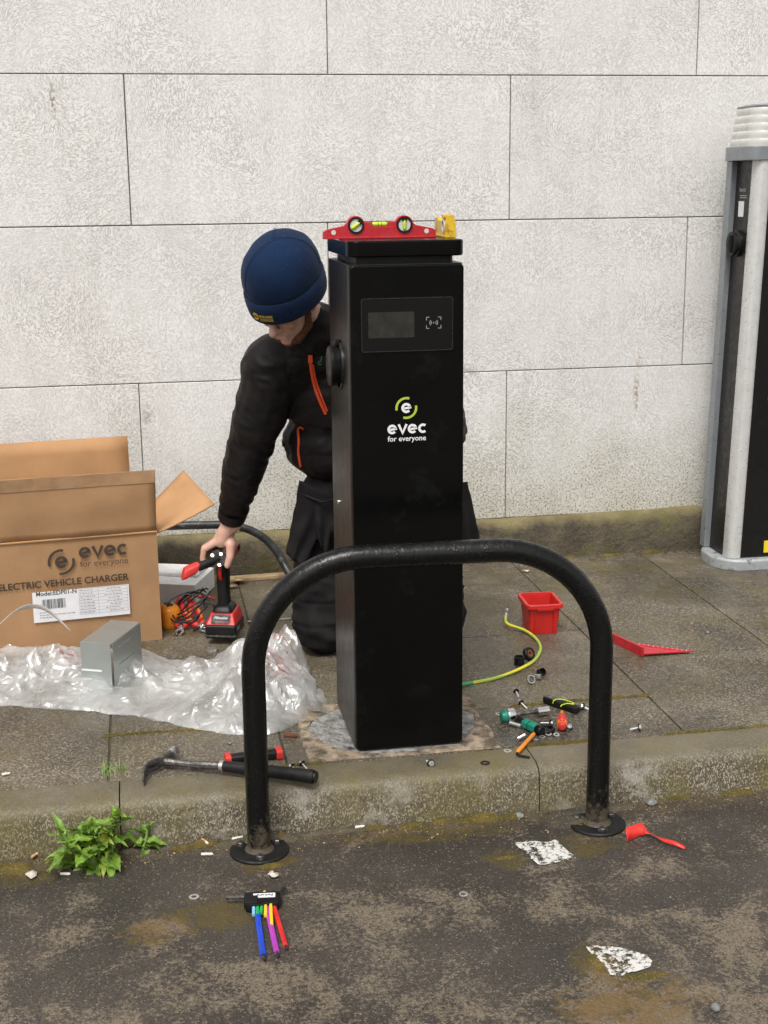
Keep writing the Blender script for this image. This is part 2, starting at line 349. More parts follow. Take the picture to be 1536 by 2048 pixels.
def plastic_film_mat():
    t = NT('clear_film'); p = t.pos(); x = t.xyz(p)
    t.t.nodes.remove(t.b)
    n = t.noise(p, 9, 3, .6)
    body = t.mix(t.mr(n, .35, .65), (.80,.80,.79), (.93,.93,.92))
    ln = t.math('PINGPONG', t.math('MULTIPLY', t.math('ADD', x[1], t.math('MULTIPLY', x[0], .15)), 46.0), .5)
    lines = t.mr(ln, .30, .38); wd = t.mr(t.noise(t.comb(t.math('MULTIPLY', x[0], 70.0), t.math('MULTIPLY', x[1], 46.0), 0.0), 1.0, 2), .48, .54)
    reg = t.math('MAXIMUM', t.blob(x, -.18, 4.37, .16, .14), t.math('MAXIMUM', t.blob(x, .36, 4.12, .09, .16), t.blob(x, .16, 4.34, .07, .08)))
    pr = t.math('MULTIPLY', t.math('MULTIPLY', lines, wd), t.mr(reg, .05, .25))
    body = t.mix(pr, body, (.55,.08,.07))
    bp = t.n('ShaderNodeBump', {'Height': t.math('MINIMUM', t.math('ABSOLUTE', t.math('SUBTRACT', t.noise(p, 8, 2, .5, .5), .5)), t.math('ABSOLUTE', t.math('SUBTRACT', t.noise(p, 19, 1, .5, .3), .52))), 'Strength': .65, 'Distance': .04}).outputs[0]
    df = t.n('ShaderNodeBsdfDiffuse', {'Color': body, 'Normal': bp}); tl = t.n('ShaderNodeBsdfTranslucent', {'Color': body, 'Normal': bp})
    gl = t.n('ShaderNodeBsdfGlossy', {'Color': (1,1,1), 'Roughness': .30, 'Normal': bp}); tr = t.n('ShaderNodeBsdfTransparent')
    a = t.n('ShaderNodeMixShader', {0: .45, 1: df.outputs[0], 2: tl.outputs[0]}); b = t.n('ShaderNodeMixShader', {0: .26, 1: a.outputs[0], 2: gl.outputs[0]})
    fac = t.math('ADD', t.mr(t.noise(p, 7, 4, .6), .36, .66, .22, .60), t.math('MULTIPLY', pr, .4), clamp=True)
    c = t.n('ShaderNodeMixShader', {0: fac, 1: tr.outputs[0], 2: b.outputs[0]})
    t.set(t.t.nodes['Material Output'].inputs['Surface'], c.outputs[0]); return t.m
def hoop_mat():
    t = NT('black_hoop_paint'); o = t.oc(); x = t.xyz(o)
    run = t.noise(t.comb(t.math('MULTIPLY', x[0], 60.0), t.math('MULTIPLY', x[1], 60.0), t.math('MULTIPLY', x[2], 7.0)), 1.0, 4, .6)
    low = t.math('SUBTRACT', 1.0, t.mr(t.math('ADD', x[2], t.math('MULTIPLY', t.noise(o, 42, 5, .75), -.42)), -.20, -.12))
    spk = t.mr(t.noise(o, 210, 3), .70, .74, 0, .6)
    c = t.mix(t.math('MULTIPLY', low, .8), (.0038,.0038,.0038), (.10,.08,.052)); c = t.mix(spk, c, (.10,.095,.09))
    drops = t.mr(t.vor(o, 130).outputs['Distance'], .0, .42, 1.0, 0.0)
    h = t.math('ADD', t.math('MULTIPLY', run, .8), t.math('ADD', t.math('MULTIPLY', t.noise(o, 60, 4, .6), .5), t.math('MULTIPLY', t.math('MULTIPLY', drops, t.mr(t.noise(o, 30, 2), .5, .6)), .7)))
    t.p(Base_Color=c, Roughness=t.mr(t.math('ADD', run, t.math('MULTIPLY', low, .8)), .3, 1.1, .13, .7), Specular_IOR_Level=.36); t.bump(h, .6, .0026); return t.m
def fabric(name, col, var=.25, wsc=900, rough=.9, sheen=.0, lint=0.0):
    t = NT(name); o = t.oc()
    k = t.mr(t.noise(o, 11, 4), .3, .7, 1-var, 1+var); c = t.mix(1.0, col, t.comb(k, k, k), 'MULTIPLY')
    if lint: c = t.mix(t.mr(t.vor(o, 75).outputs['Distance'], .04, .07, lint, 0.0), c, (.6,.6,.62))
    t.p(Base_Color=c, Roughness=rough, Specular_IOR_Level=.2, Sheen_Weight=sheen); t.bump(t.math('ADD', t.noise(o, wsc, 2), t.math('MULTIPLY', t.noise(o, 55, 4), .8)), .35, .002); return t.m
def skin_mat():
    t = NT('skin'); o = t.oc()
    c = t.mix(t.mr(t.noise(o, 28, 4), .35, .65), (.56,.31,.225), (.68,.43,.335)); c = t.mix(t.mr(t.noise(o, 9, 2), .5, .7, 0, .5), c, (.56,.26,.19))
    t.p(Base_Color=c, Roughness=.48, Subsurface_Weight=.0); t.bump(t.noise(o, 330, 3), .25, .0012); return t.m
def leaf_mat():
    t = NT('leaf'); o = t.oc(); x = t.xyz(o); rn = t.rnd()
    ye = t.mr(rn, .80, .93)
    g = t.mix(t.mr(t.noise(o, 60, 3), .35, .65), (.13,.25,.022), (.25,.41,.06))
    yl = t.mix(t.mr(t.noise(o, 70, 3), .4, .6), (.44,.36,.035), (.22,.30,.03)); c = t.mix(ye, g, yl)
    rib = t.mr(t.math('ABSOLUTE', x[1]), .0006, .0018, 1, 0); c = t.mix(t.math('MULTIPLY', rib, .6), c, (.30,.42,.13))
    kv = t.mr(t.math('FRACT', t.math('MULTIPLY', rn, 7.31)), 0, 1, .72, 1.2); c = t.mix(1.0, c, t.comb(kv, kv, kv), 'MULTIPLY')
    t.p(Base_Color=c, Roughness=.42, Subsurface_Weight=.0); t.bump(t.noise(o, 120, 3), .5, .002)
    tl = t.n('ShaderNodeBsdfTranslucent', {'Color': c}); mx = t.n('ShaderNodeMixShader', {0: .25, 1: t.b.outputs[0], 2: tl.outputs[0]})
    t.set(t.t.nodes['Material Output'].inputs['Surface'], mx.outputs[0]); return t.m
def emis(name, col, s):
    t = NT(name); t.p(Base_Color=col, Emission_Color=col, Emission_Strength=s); return t.m
MT = dict(
    wall=wall_mat(), plinth=plinth_mat(), slab=slab_mat(), kerb=kerb_mat(), road=road_mat(), soil=soil_mat(), moss=moss_mat(), paint=paint_mat(),
    mortar=pm('mortar_joint', (.17,.16,.145), .95, var=.3), card=cardboard_mat(), card_in=cardboard_mat('cardboard_inside', (.475,.265,.125)), film=plastic_film_mat(), hoop=hoop_mat(),
    shell=pm('satin_black_shell', (.014,.0115,.0095), .33, var=.1, vs=12, bump=.25, bs=700, bd=.0004, rv=.04, spec=.34),
    front=pm('gloss_black_panel', (.0030,.0030,.0030), .20, var=.2, vs=8, bump=.10, bs=500, bd=.0003, rv=.06, spec=.16, dirt=((.0065,.0068,.0062), .14, 9)),
    glass=pm('screen_glass', (.002,.002,.002), .05, bump=.0, rv=.03), lcd=pm('dead_display', (.024,.025,.019), .22, var=.25, vs=30, bump=0),
    trim=pm('dark_trim', (.016,.016,.016), .3), white_print=pm('white_print', (.82,.82,.84), .5, var=.05, bump=0), grey_print=pm('grey_print', (.4,.4,.4), .5, bump=0),
    lime=pm('lime_print', (.40,.55,.055), .5, var=.05, bump=0), ink=pm('dark_ink', (.055,.038,.024), .7, var=.2, vs=60, bump=0), label_white=pm('paper_label', (.78,.78,.80), .6, var=.04), label_ink=pm('label_ink', (.06,.06,.065), .7, bump=0),
    label_soft=pm('label_soft_ink', (.33,.33,.36), .7, bump=0), redink=pm('red_ink', (.5,.06,.05), .6, bump=0),
    tape=pm('packing_tape', (.38,.23,.125), .14, var=.15, vs=20, bump=.5, bs=35, bd=.002),
    galv=pm('galvanised_steel', (.52,.56,.55), .33, .7, var=.05, vs=12, bump=0, rv=.03), steel=pm('steel', (.56,.56,.55), .3, .9, var=.25, bump=.15), darksteel=pm('dark_steel', (.13,.125,.12), .38, .85, var=.4, vs=60, bump=.4, dirt=((.30,.27,.24), .25, 60)),
    zinc=pm('zinc_plate', (.68,.68,.67), .32, .8, var=.2, bump=.1), rust=pm('rust', (.19,.075,.03), .85, var=.4, vs=120, bump=.6), chrome=pm('chrome', (.72,.73,.74), .16, 1, var=.1, bump=.05),
    red=pm('red_plastic', (.60,.021,.017), .42, var=.1, bump=.12), redm=pm('red_painted_metal', (.50,.018,.028), .36, var=.15, vs=60, dirt=((.22,.08,.07), .18, 70)), red_rub=pm('red_rubber', (.62,.035,.03), .5, var=.15), redtape=pm('red_tape', (.66,.03,.022), .45, var=.12),
    yellow=pm('yellow_paint', (.66,.42,.02), .42, var=.2, dirt=((.35,.17,.03), .3, 35)), blk=pm('black_plastic', (.008,.008,.008), .40, var=.3, bump=.3, spec=.3), blk2=pm('black_rubber', (.010,.010,.010), .55, var=.3, bump=.5, bs=120, spec=.3),
    vial=pm('vial_green', (.55,.70,.05), .18, var=.05, bump=0), vialw=pm('vial_backing', (.62,.62,.57), .4, var=.1), 
    navy=fabric('navy_knit', (.0048,.018,.055), .25, 700, .95, .05, lint=.55), jacket=fabric('black_softshell', (.0105,.0088,.0088), .35, 600, .52, .0, lint=.25), trouser=fabric('charcoal_workwear', (.0135,.0118,.0125), .45, 900, .9, .0), trim_orange=pm('orange_zip', (.78,.085,.02), .5, var=.12), patch_yellow=pm('patch_yellow', (.66,.42,.03), .7, var=.15),
    skin=skin_mat(), beard=pm('ginger_beard', (.13,.050,.022), .8, var=.5, vs=150, bump=.9, bs=330, bd=.003), hairdark=pm('brow', (.12,.055,.03), .8),
    eyew=pm('eye_white', (.6,.55,.5), .3), boot=pm('boot_leather', (.02,.017,.015), .6, bump=.5, bs=90),
    poly=pm('polystyrene', (.86,.86,.86), .75, var=.08, vs=40, bump=.6, bs=170, bd=.002), hose=pm('black_conduit', (.022,.024,.025), .38, var=.4, dirt=((.10,.095,.08), .2, 40)), wood=pm('weathered_wood', (.36,.26,.15), .8, var=.3, vs=20, bump=.5, bs=60),
    orange=pm('orange_plastic', (.80,.26,.02), .4, var=.15), green=pm('teal_plastic', (.015,.24,.16), .38, var=.15), limep=pm('lime_strap', (.55,.75,.03), .4), cable=None, cgreen=pm('cable_green', (.08,.34,.14), .4),
    pad=pm('pink_mortar', (.34,.265,.19), .85, var=.35, vs=26, bump=1, bs=70, bd=.006, dirt=((.10,.08,.055), .62, 22)), disc=pm('rough_grey_concrete', (.27,.265,.25), .62, var=.5, vs=22, bump=1, bs=45, bd=.012, dirt=((.06,.055,.05), .3, 18)),
    c2grey=pm('grey_aluminium', (.26,.28,.295), .4, .3, var=.08, bump=0), c2silver=pm('silver_column', (.64,.64,.63), .36, .25, var=.06, bump=0), c2black=pm('dull_black_panel', (.013,.011,.0105), .36, var=.1, spec=.35), c2front=pm('c2_gloss', (.006,.006,.006), .15), c2lens=pm('ribbed_lens', (.60,.595,.565), .25, var=.08, vs=9), c2base=pm('base_casting', (.36,.385,.395), .5, .1, var=.12, dirt=((.12,.11,.07), .25, 25)),
    leaf=leaf_mat(), stem=pm('stem', (.2,.3,.08), .6), straw=pm('dry_straw', (.40,.31,.17), .8, var=.3), butt=pm('cigarette_filter', (.62,.34,.16), .8, var=.25), buttw=pm('cigarette_paper', (.72,.69,.62), .8, var=.15), deadleaf=pm('dead_leaf', (.36,.24,.12), .75, var=.4, vs=60), stone=pm('pebble', (.20,.21,.20), .75, var=.35, vs=90, bump=.5), grit=pm('grit', (.19,.165,.13), .85, var=.5, vs=9), soilbits=pm('soil_crumbs', (.085,.062,.04), .95, var=.5, vs=12), paper=pm('litter_paper', (.62,.55,.48), .8, var=.2, vs=60),
    hb=pm('hex_blue', (.02,.07,.55), .38), hv=pm('hex_violet', (.40,.05,.42), .38), hr=pm('hex_red', (.66,.03,.03), .38), hg=pm('hex_green', (.03,.42,.10), .38), hl=pm('hex_light_blue', (.25,.55,.72), .38), hy=pm('hex_yellow', (.80,.55,.02), .38),
    led=emis('led', (1,.97,.9), 6.0), reflyel=pm('yellow_sticker', (.8,.62,.02), .4), strap=pm('packing_strap', (.72,.70,.66), .35, var=.1, bump=.1))
def cable_mat():
    t = NT('earth_cable'); x = t.xyz(t.oc()); m = t.mr(t.math('SINE', t.math('ADD', t.math('MULTIPLY', x[2], 330.0), t.math('MULTIPLY', x[0], 26.0))), -.15, .15)
    t.p(Base_Color=t.mix(t.math('MULTIPLY', m, .8), (.80,.72,.05), (.28,.50,.10)), Roughness=.35); return t.m
MT['cable'] = cable_mat()
# ================================================================== THE SETTING
PZ = 0.13                                    # pavement level above the road
WY = 5.47                                    # wall face
tag(obj('road', MB().grid(lambda u, v: (-70+140*u, -110+113.36*v, 0), 2, 2), MT['road']), kind='structure')
bed = tag(obj('pavement', MB().box(-30, 30, 3.50, 5.9, -.2, PZ-.005), MT['soil']), kind='structure')
def slab(x0, x1, y0, y1):
    g = .0024; j = lambda: random.uniform(-.0015, .0015)
    m = MB().box(x0+g, x1-g, y0+g, y1-g, PZ-.05, PZ)
    o = obj('paving_slab', m, MT['slab'], bed, bevel=.004, seg=2)
    return o
COLS = [-2.53,-1.955,-1.38,-.715,-.14,.345,.92,1.5,2.075,2.65,3.225,3.8,4.375]
ROWS = {0:[3.49,3.81,4.46,5.12,5.44], 1:[3.49,4.15,4.80,5.44], 2:[3.49,3.81,4.455,5.12,5.44], 3:[3.49,3.80,4.465,5.34,5.44]}
for i in range(len(COLS)-1):
    x0, x1 = COLS[i], COLS[i+1]
    if abs(x0-.92) < .01: rows = [3.49,3.80,4.465,5.30,5.44]
    elif abs(x0-1.5) < .01: rows = [3.49,4.15,5.33,5.44]
    elif abs(x0-2.075) < .01: rows = [3.49,3.80,4.45,5.33,5.44]
    elif abs(x0-.345) < .01: rows = [3.49,3.80,4.46,4.80,5.30,5.44]
    elif abs(x0+.14) < .01: rows = [3.49,3.81,4.46,5.12,5.44]
    elif abs(x0+.715) < .01: rows = [3.49,4.15,4.80,5.44]
    else: rows = ROWS[i % 3]
    for a, b in zip(rows, rows[1:]): slab(x0, x1, a, b)
# kerb stones, bull-nosed
kerb = tag(obj('kerb', MB().box(-30, 30, 3.37, 3.488, -.2, .10), MT['soil']), kind='structure')
prof = [(3.49,-.05),(3.49,PZ)] + [(3.392+.0*k, PZ) for k in range(1)] + [(3.385-.030*math.sin(rad(a)), PZ-.004-.030*(1-math.cos(rad(a)))) for a in (15,35,55,75)] + [(3.3525,.085),(3.345,-.05)]
KJ = [-2.86,-1.94,-1.02,-.11,1.02,1.94,2.86,3.78]
for a, b in zip(KJ, KJ[1:]):
    n = 24; rings = []
    for k in range(n+1):
        x = a+.0018+(b-a-.0036)*k/n; rings.append([(x, y+.0035*nz((x*4, z*9, 0), 1, 2)*(z > -.01), z+.0022*nz((x*5, y*9, 3), 1)*(z > -.01)) for y, z in prof])
    obj('kerb_stone', MB().loft(rings), MT['kerb'], kerb, angle=50)
# wall of rendered blocks
wall = tag(obj('rendered_wall', MB().box(-9, 11, WY+.009, WY+.35, PZ-.1, 4.4), MT['mortar']), 'tall off-white rendered wall with large ruled block joints and a mossy plinth', 'wall')
zc = [.302,.928,1.54,2.098,2.66,3.24,3.82,4.4]
for r, (z0, z1) in enumerate(zip(zc, zc[1:])):
    off = (-.008, .758, -.004, .770)[r % 4] if r < 4 else (-.004, .765)[r % 2]
    k = -6
    while off+1.502*k < 10.9:
        x0 = off+1.502*k; k += 1
        if x0 < -9: continue
        g = random.uniform(.0016,.0023); dy = random.uniform(0, .0015)
        obj('wall_block', MB().box(x0+g, x0+1.502-g, WY+dy, WY+.03, z0+g, z1-g), MT['wall'], wall, bevel=.003, seg=2)
def plinth_fn(x0, x1):
    rings = []
    for k in range(41):
        x = x0+(x1-x0)*k/40; d = .012*nz((x*3, 0, 0), 1, 4); e = .014*nz((x*6, 2, 0), 1, 3)
        rings.append([(x, WY+.02, PZ-.05), (x, WY-.055+d, PZ-.05), (x, WY-.05+d, .20), (x, WY-.045+d*.8, .27+e), (x, WY-.022+d*.5, .298+e), (x, WY+.02, .312+e)])
    return MB().loft(rings)
for k in range(-4, 6): obj('plinth', plinth_fn(2.0*k-.6, 2.0*k+1.4), MT['plinth'], wall, angle=60)
# mortar pad round the charger foot, with a round core of concrete
pad = thing('foundation_pad', 'pinkish mortar pad with round grey core under the tall black charger', 'foundation', (.68,3.71,PZ))
ox = [(-.272,-.205),(.268,-.214),(.276,.212),(-.272,.212)]
outer = []
for (a, b) in zip(ox, ox[1:]+ox[:1]):
    for k in range(8):
        t_ = k/8; outer.append((a[0]+(b[0]-a[0])*t_+.008*random.uniform(-1, 1), a[1]+(b[1]-a[1])*t_+.003*random.uniform(-1, 1)))
inner = []
for (x, y) in outer:
    a = math.atan2(y, x); inner.append((.248*math.cos(a)*(1+.035*math.sin(5*a)), .196*math.sin(a)*(1+.02*math.cos(3*a))))
nO = len(outer)
m = MB(); m.add([(x, y, .0005) for x, y in outer]+[(x, y, .005) for x, y in [(p[0]*.99, p[1]*.99) for p in outer]]+[(x, y, .005) for x, y in inner]+[(x*.985, y*.985, -.004) for x, y in inner],
      [(i, (i+1) % nO, nO+(i+1) % nO, nO+i) for i in range(nO)]+[(nO+i, nO+(i+1) % nO, 2*nO+(i+1) % nO, 2*nO+i) for i in range(nO)]+[(2*nO+i, 2*nO+(i+1) % nO, 3*nO+(i+1) % nO, 3*nO+i) for i in range(nO)])
obj('mortar_surround', m, MT['pad'], pad, angle=50)
rings = [[(x*s, y*s, .0025+.006*nz((x*s*30, y*s*30, 0), 1, 5)) for x, y in inner] for s in (1.0,.93,.85,.75,.6,.3,.02)]
obj('concrete_core', MB().loft(rings, cap=False), MT['disc'], pad, angle=60)
# flaking white paint on the road: part of the road surface
def patch(name, pts, z):
    c = Vector((sum(p[0] for p in pts)/len(pts), sum(p[1] for p in pts)/len(pts)))
    P = catmull([(x, y, 0) for x, y in pts]+[(pts[0][0], pts[0][1], 0)], 5)[:-1]
    v = [(p.x+.004*random.uniform(-1, 1), p.y+.004*random.uniform(-1, 1), z) for p in P]; n = len(v)
    m = MB(); m.add(v+[(c.x, c.y, z)], [(i, (i+1) % n, n) for i in range(n)]); return tag(obj(name, m, MT['paint']), kind='structure')
patch('paint_mark', [(.90,3.172),(.94,3.178),(.985,3.163),(1.012,3.168),(1.02,3.11),(1.035,3.06),(.985,3.05),(.93,3.052),(.92,3.11)], .004)
patch('paint_mark', [(.925,2.655),(.97,2.652),(1.04,2.605),(1.045,2.562),(1.0,2.545),(.945,2.535),(.94,2.58)], .004)
# ================================================================== THE CHARGER
CX, CYc = .6955, 3.735
ch = thing('charging_post', 'tall black charging post with lime and white logo on its front', 'charger', (CX, CYc, PZ))
W, D = .307, .39
obj('base_plate', MB().prism(rrect(.300, .404, .02), .001, .007), MT['zinc'], ch)
obj('shell', MB().prism(rrect(W, D, .026, 8), .0075, 1.352), MT['shell'], ch, bevel=.003)
obj('front_panel', MB().prism(rrect(.303, 1.340, .012, 6, 0, .680), 0, .010, Matrix.Translation((0, -D/2+.0035, 0)) @ Euler((rad(90), 0, 0)).to_matrix().to_4x4()), MT['front'], ch, bevel=.005, seg=3)
obj('neck', MB().prism(rrect(.262, .345, .02), 1.352, 1.372), MT['blk'], ch)
obj('cap', MB().prism(rrect(.311, .394, .03, 8), 1.370, 1.412), MT['front'], ch, bevel=.005, seg=3)
def FM(d): return frame((0, -D/2-.0065-d, 0), (1,0,0), (0,0,1), (0,-1,0))      # flat print on the front face: x, height
F = lambda z: z-PZ                            # world height to local
X = lambda x: x-CX
# display
dp = obj('display_panel', MB().prism(rrect(.241, .136, .006, 4, X(.6945), F(1.3255)), 0, .0012, FM(0)), MT['glass'], ch)
fr = MB()
o_, i_ = rrect(.245, .140, .007, 4, X(.6945), F(1.3255)), rrect(.2405, .1355, .006, 4, X(.6945), F(1.3255)); n_ = len(o_)
fr.add([(x, y, 0) for x, y in o_]+[(x, y, .0028) for x, y in o_]+[(x, y, .0028) for x, y in i_]+[(x, y, 0) for x, y in i_], [(a*n_+i, a*n_+(i+1) % n_, (a+1)*n_+(i+1) % n_, (a+1)*n_+i) for a in range(3) for i in range(n_)], FM(0))
obj('bezel', fr, MT['trim'], dp)
obj('screen', MB().prism(rrect(.122, .067, .003, 3, X(.652), F(1.3255)), 0, .0006, FM(.0012)), MT['lcd'], dp)
ic = MB(); cx, cy = X(.765), F(1.3285)
for sx in (-1, 1):
    for sy in (-1, 1): ribbon(ic, [(cx+sx*.0115, cy+sy*.0145), (cx+sx*.0195, cy+sy*.0145), (cx+sx*.0195, cy+sy*.0065)], .0013, FM(.0018))
    for rr_ in (.0055, .0095): ribbon(ic, arc(cx+sx*.001, cy, rr_, (0 if sx > 0 else 180)-42, (0 if sx > 0 else 180)+42, 8), .0014, FM(.0018))
ic.prism(arc(cx, cy, .0016, 0, 330, 8), 0, .0003, FM(.0018))
obj('card_symbol', ic, MT['grey_print'], dp, fix=False)
# logo
lg = MB(); lx, lz = X(.6905), F(1.105)
for a0, a1 in ((72, 192), (252, 372)): ribbon(lg, arc(lx, lz, .0265, a0, a1, 26), .0062, FM(.0008))
obj('logo_ring', lg, MT['lime'], ch, fix=False)
lg = MB(); glyph(lg, 'e', lx-.0135, lz-.0135, .027, .0066, FM(.0008)); obj('logo_letter', lg, MT['white_print'], ch, fix=False)
lg = MB(); evec_word(lg, X(.639), X(.745), F(1.036), FM(.0008)); obj('brand_word', lg, MT['white_print'], ch, fix=False)
lg = MB()
add_text(lg, FM(.0008), 'for everyone', X(.6395), X(.7435), F(1.0165), bold=.012)
obj('tagline', lg, MT['white_print'], ch, fix=False)
# socket on the left side
sk = thing_part = obj('socket_ring', MB().lathe([(.066,0),(.066,.004),(.060,.0055),(.060,.0)], 40, frame((-W/2, 3.715-CYc, F(1.200)), (0,1,0), (0,0,1), (-1,0,0))), MT['trim'], ch)
obj('socket_flap', MB().lathe([(.052,0),(.053,.018),(.055,.021),(.055,.030),(.051,.033),(.02,.0345),(.001,.0345)], 40, frame((-W/2, 3.715-CYc, F(1.200)), (0,1,0), (0,0,1), (-1,0,0))), MT['blk'], sk)
obj('hinge', MB().box(-W/2-.016, -W/2, 3.705-CYc, 3.725-CYc, F(1.255), F(1.272)), MT['blk'], sk, bevel=.003)
obj('lock_screw', MB().lathe([(.0075,0),(.0075,.003),(.005,.005),(.001,.0055)], 14, frame((-W/2, 3.785-CYc, F(.80)), (0,1,0), (0,0,1), (-1,0,0))), MT['chrome'], ch)

# ================================================================== HOOP BARRIER
hp = thing('hoop_barrier', 'glossy black tubular hoop barrier standing in front of the kerb', 'barrier', (.6955,3.26,0))
xl, xr, R_, zt = -.4535, .4535, .285, .778
pts = [(xl, .012, .0+z) for z in np.linspace(.0, zt-R_, 14)]
pts += [(xl+R_-R_*math.cos(rad(a)), .012-.0*a, zt-R_+R_*math.sin(rad(a))) for a in range(6, 91, 6)]
pts += [(x, .0+.012*(1), zt) for x in np.linspace(xl+R_, xr-R_, 6)[1:-1]]
pts += [(xr-R_+R_*math.cos(rad(a)), .012, zt-R_+R_*math.sin(rad(a))) for a in range(90, 0, -6)]
pts += [(xr, .012, z) for z in np.linspace(zt-R_, .0, 14)]
pts = [(x, y-.03*((x-xl)/(xr-xl)), z) for x, y, z in pts]
obj('tube', MB().tube(pts, .0302, 28), MT['hoop'], hp, angle=60)
for sx, yy in ((xl, .008), (xr, -.018)):
    fl = obj('foot_plate', MB().lathe([(.077,0),(.077,.005),(.074,.008),(.001,.008)], 40, T(sx, yy, .0)), MT['blk2'], hp)
    obj('weld', MB().lathe([(.038,.008),(.034,.012),(.0305,.02)], 28, T(sx, yy, 0), cap=False), MT['hoop'], fl)
    for a in (-92, 28, 148): obj('bolt', MB().lathe([(.013,.0),(.013,.002),(.0105,.0025),(.0105,.007),(.008,.009),(.001,.009)], 6 if a == 28 else 16, T(sx+.054*math.cos(rad(a)), yy+.054*math.sin(rad(a)), .008)), MT['darksteel'], fl)

# ================================================================== SECOND CHARGER BY THE WALL
c2 = thing('charging_point', 'older grey and black charging point with ribbed lamp top beside the wall', 'charger', (2.548,5.20,PZ), rz=0)
def c2ring(w, d, r, z, n=8): return [(x, y, z) for x, y in rrect(w, d, r, n)]
obj('base', MB().loft([c2ring(.52,.30,.12,0), c2ring(.52,.30,.12,.038), c2ring(.505,.285,.112,.046)]), MT['c2base'], c2, bevel=.003)
hb_, ht_ = .048, 1.63
def taper(x, y, z): k = (z-hb_)/(ht_-hb_); return (x+ .045*k*(1 if x < 0 else -1), y, z)
def c2slab(x0, x1, y0, y1, z0=hb_, z1=ht_): 
    m = MB().box(x0, x1, y0, y1, z0, z1); m.v = [taper(*p) for p in m.v]; return m
obj('edge_rail', c2slab(-.238, -.19, .075, .125), MT['c2grey'], c2, bevel=.003)
obj('edge_rail', c2slab(.19, .238, .075, .125), MT['c2grey'], c2, bevel=.003)
obj('body', c2slab(-.214, .214, -.075, .115), MT['c2black'], c2)
for s in (-1, 1):
    m = MB().prism(rrect(.062, .078, .024, 6, 0, 0), hb_, ht_); m.v = [taper(p[0]+s*.186, p[1]-.085, p[2]) for p in m.v]
    obj('corner_column', m, MT['c2silver'], c2)
fp = obj('front_panel', c2slab(-.165, .165, -.118, -.05), MT['c2front'], c2, bevel=.004)
m = MB(); add_text(m, frame((0, -.1195, 0), (1,0,0), (0,0,1), (0,-1,0)), 'n', -.078, -.05, .70, bold=.02)
obj('lettering', m, MT['white_print'], fp, fix=False)
obj('sticker', MB().box(-.062, -.02, -.1195, -.117, .065, .115), MT['reflyel'], fp)
sm = frame((-.2005, 0, 0), (0,-1,0), (0,0,1), (-1,0,0))
sk2 = obj('socket', MB().lathe([(.052,0),(.052,.012),(.047,.018),(.047,.03),(.043,.033),(.001,.033)], 32, frame((-.178, .015, 1.31), (0,1,0), (0,0,1), (-1,0,0))), MT['blk'], c2)
obj('latch_bar', MB().box(-.222, -.209, .0, .018, 1.275, 1.345), MT['blk2'], sk2, bevel=.003)
obj('sticker', MB().box(-.1755, -.165, -.012, .035, 1.415, 1.475), MT['label_white'], c2)
m = MB(); add_text(m, frame((-.1735, 0, 0), (0,-1,0), (0,0,1), (-1,0,0)), 'TBM 003', -.04, .02, 1.512, bold=.02)
for k in range(2): m.add([(-.1735, .03, 1.495-.008*k), (-.1735, -.03, 1.495-.008*k), (-.1735, -.03, 1.498-.008*k), (-.1735, .03, 1.498-.008*k)], [(0,1,2,3)])
obj('plate_lettering', m, MT['grey_print'], c2, fix=False)
obj('top_band', MB().loft([c2ring(.43,.262,.05,ht_), c2ring(.43,.262,.05,ht_+.052)]), MT['c2grey'], c2, bevel=.003)
rings = []; z = ht_+.052
for k in range(5):
    w = .405-.006*k
    rings += [c2ring(w-.004,.246-.010*k,.05,z), c2ring(w,.25-.010*k,.055,z+.012), c2ring(w-.001,.249-.010*k,.055,z+.022), c2ring(w-.007,.243-.010*k,.05,z+.029)]; z += .029
lens = obj('lamp_lens', MB().loft(rings), MT['c2lens'], c2, angle=70)
obj('lamp_cap', MB().loft([c2ring(.375,.20,.05,z), c2ring(.378,.205,.05,z+.006), c2ring(.33,.16,.05,z+.014)]), MT['c2grey'], lens)
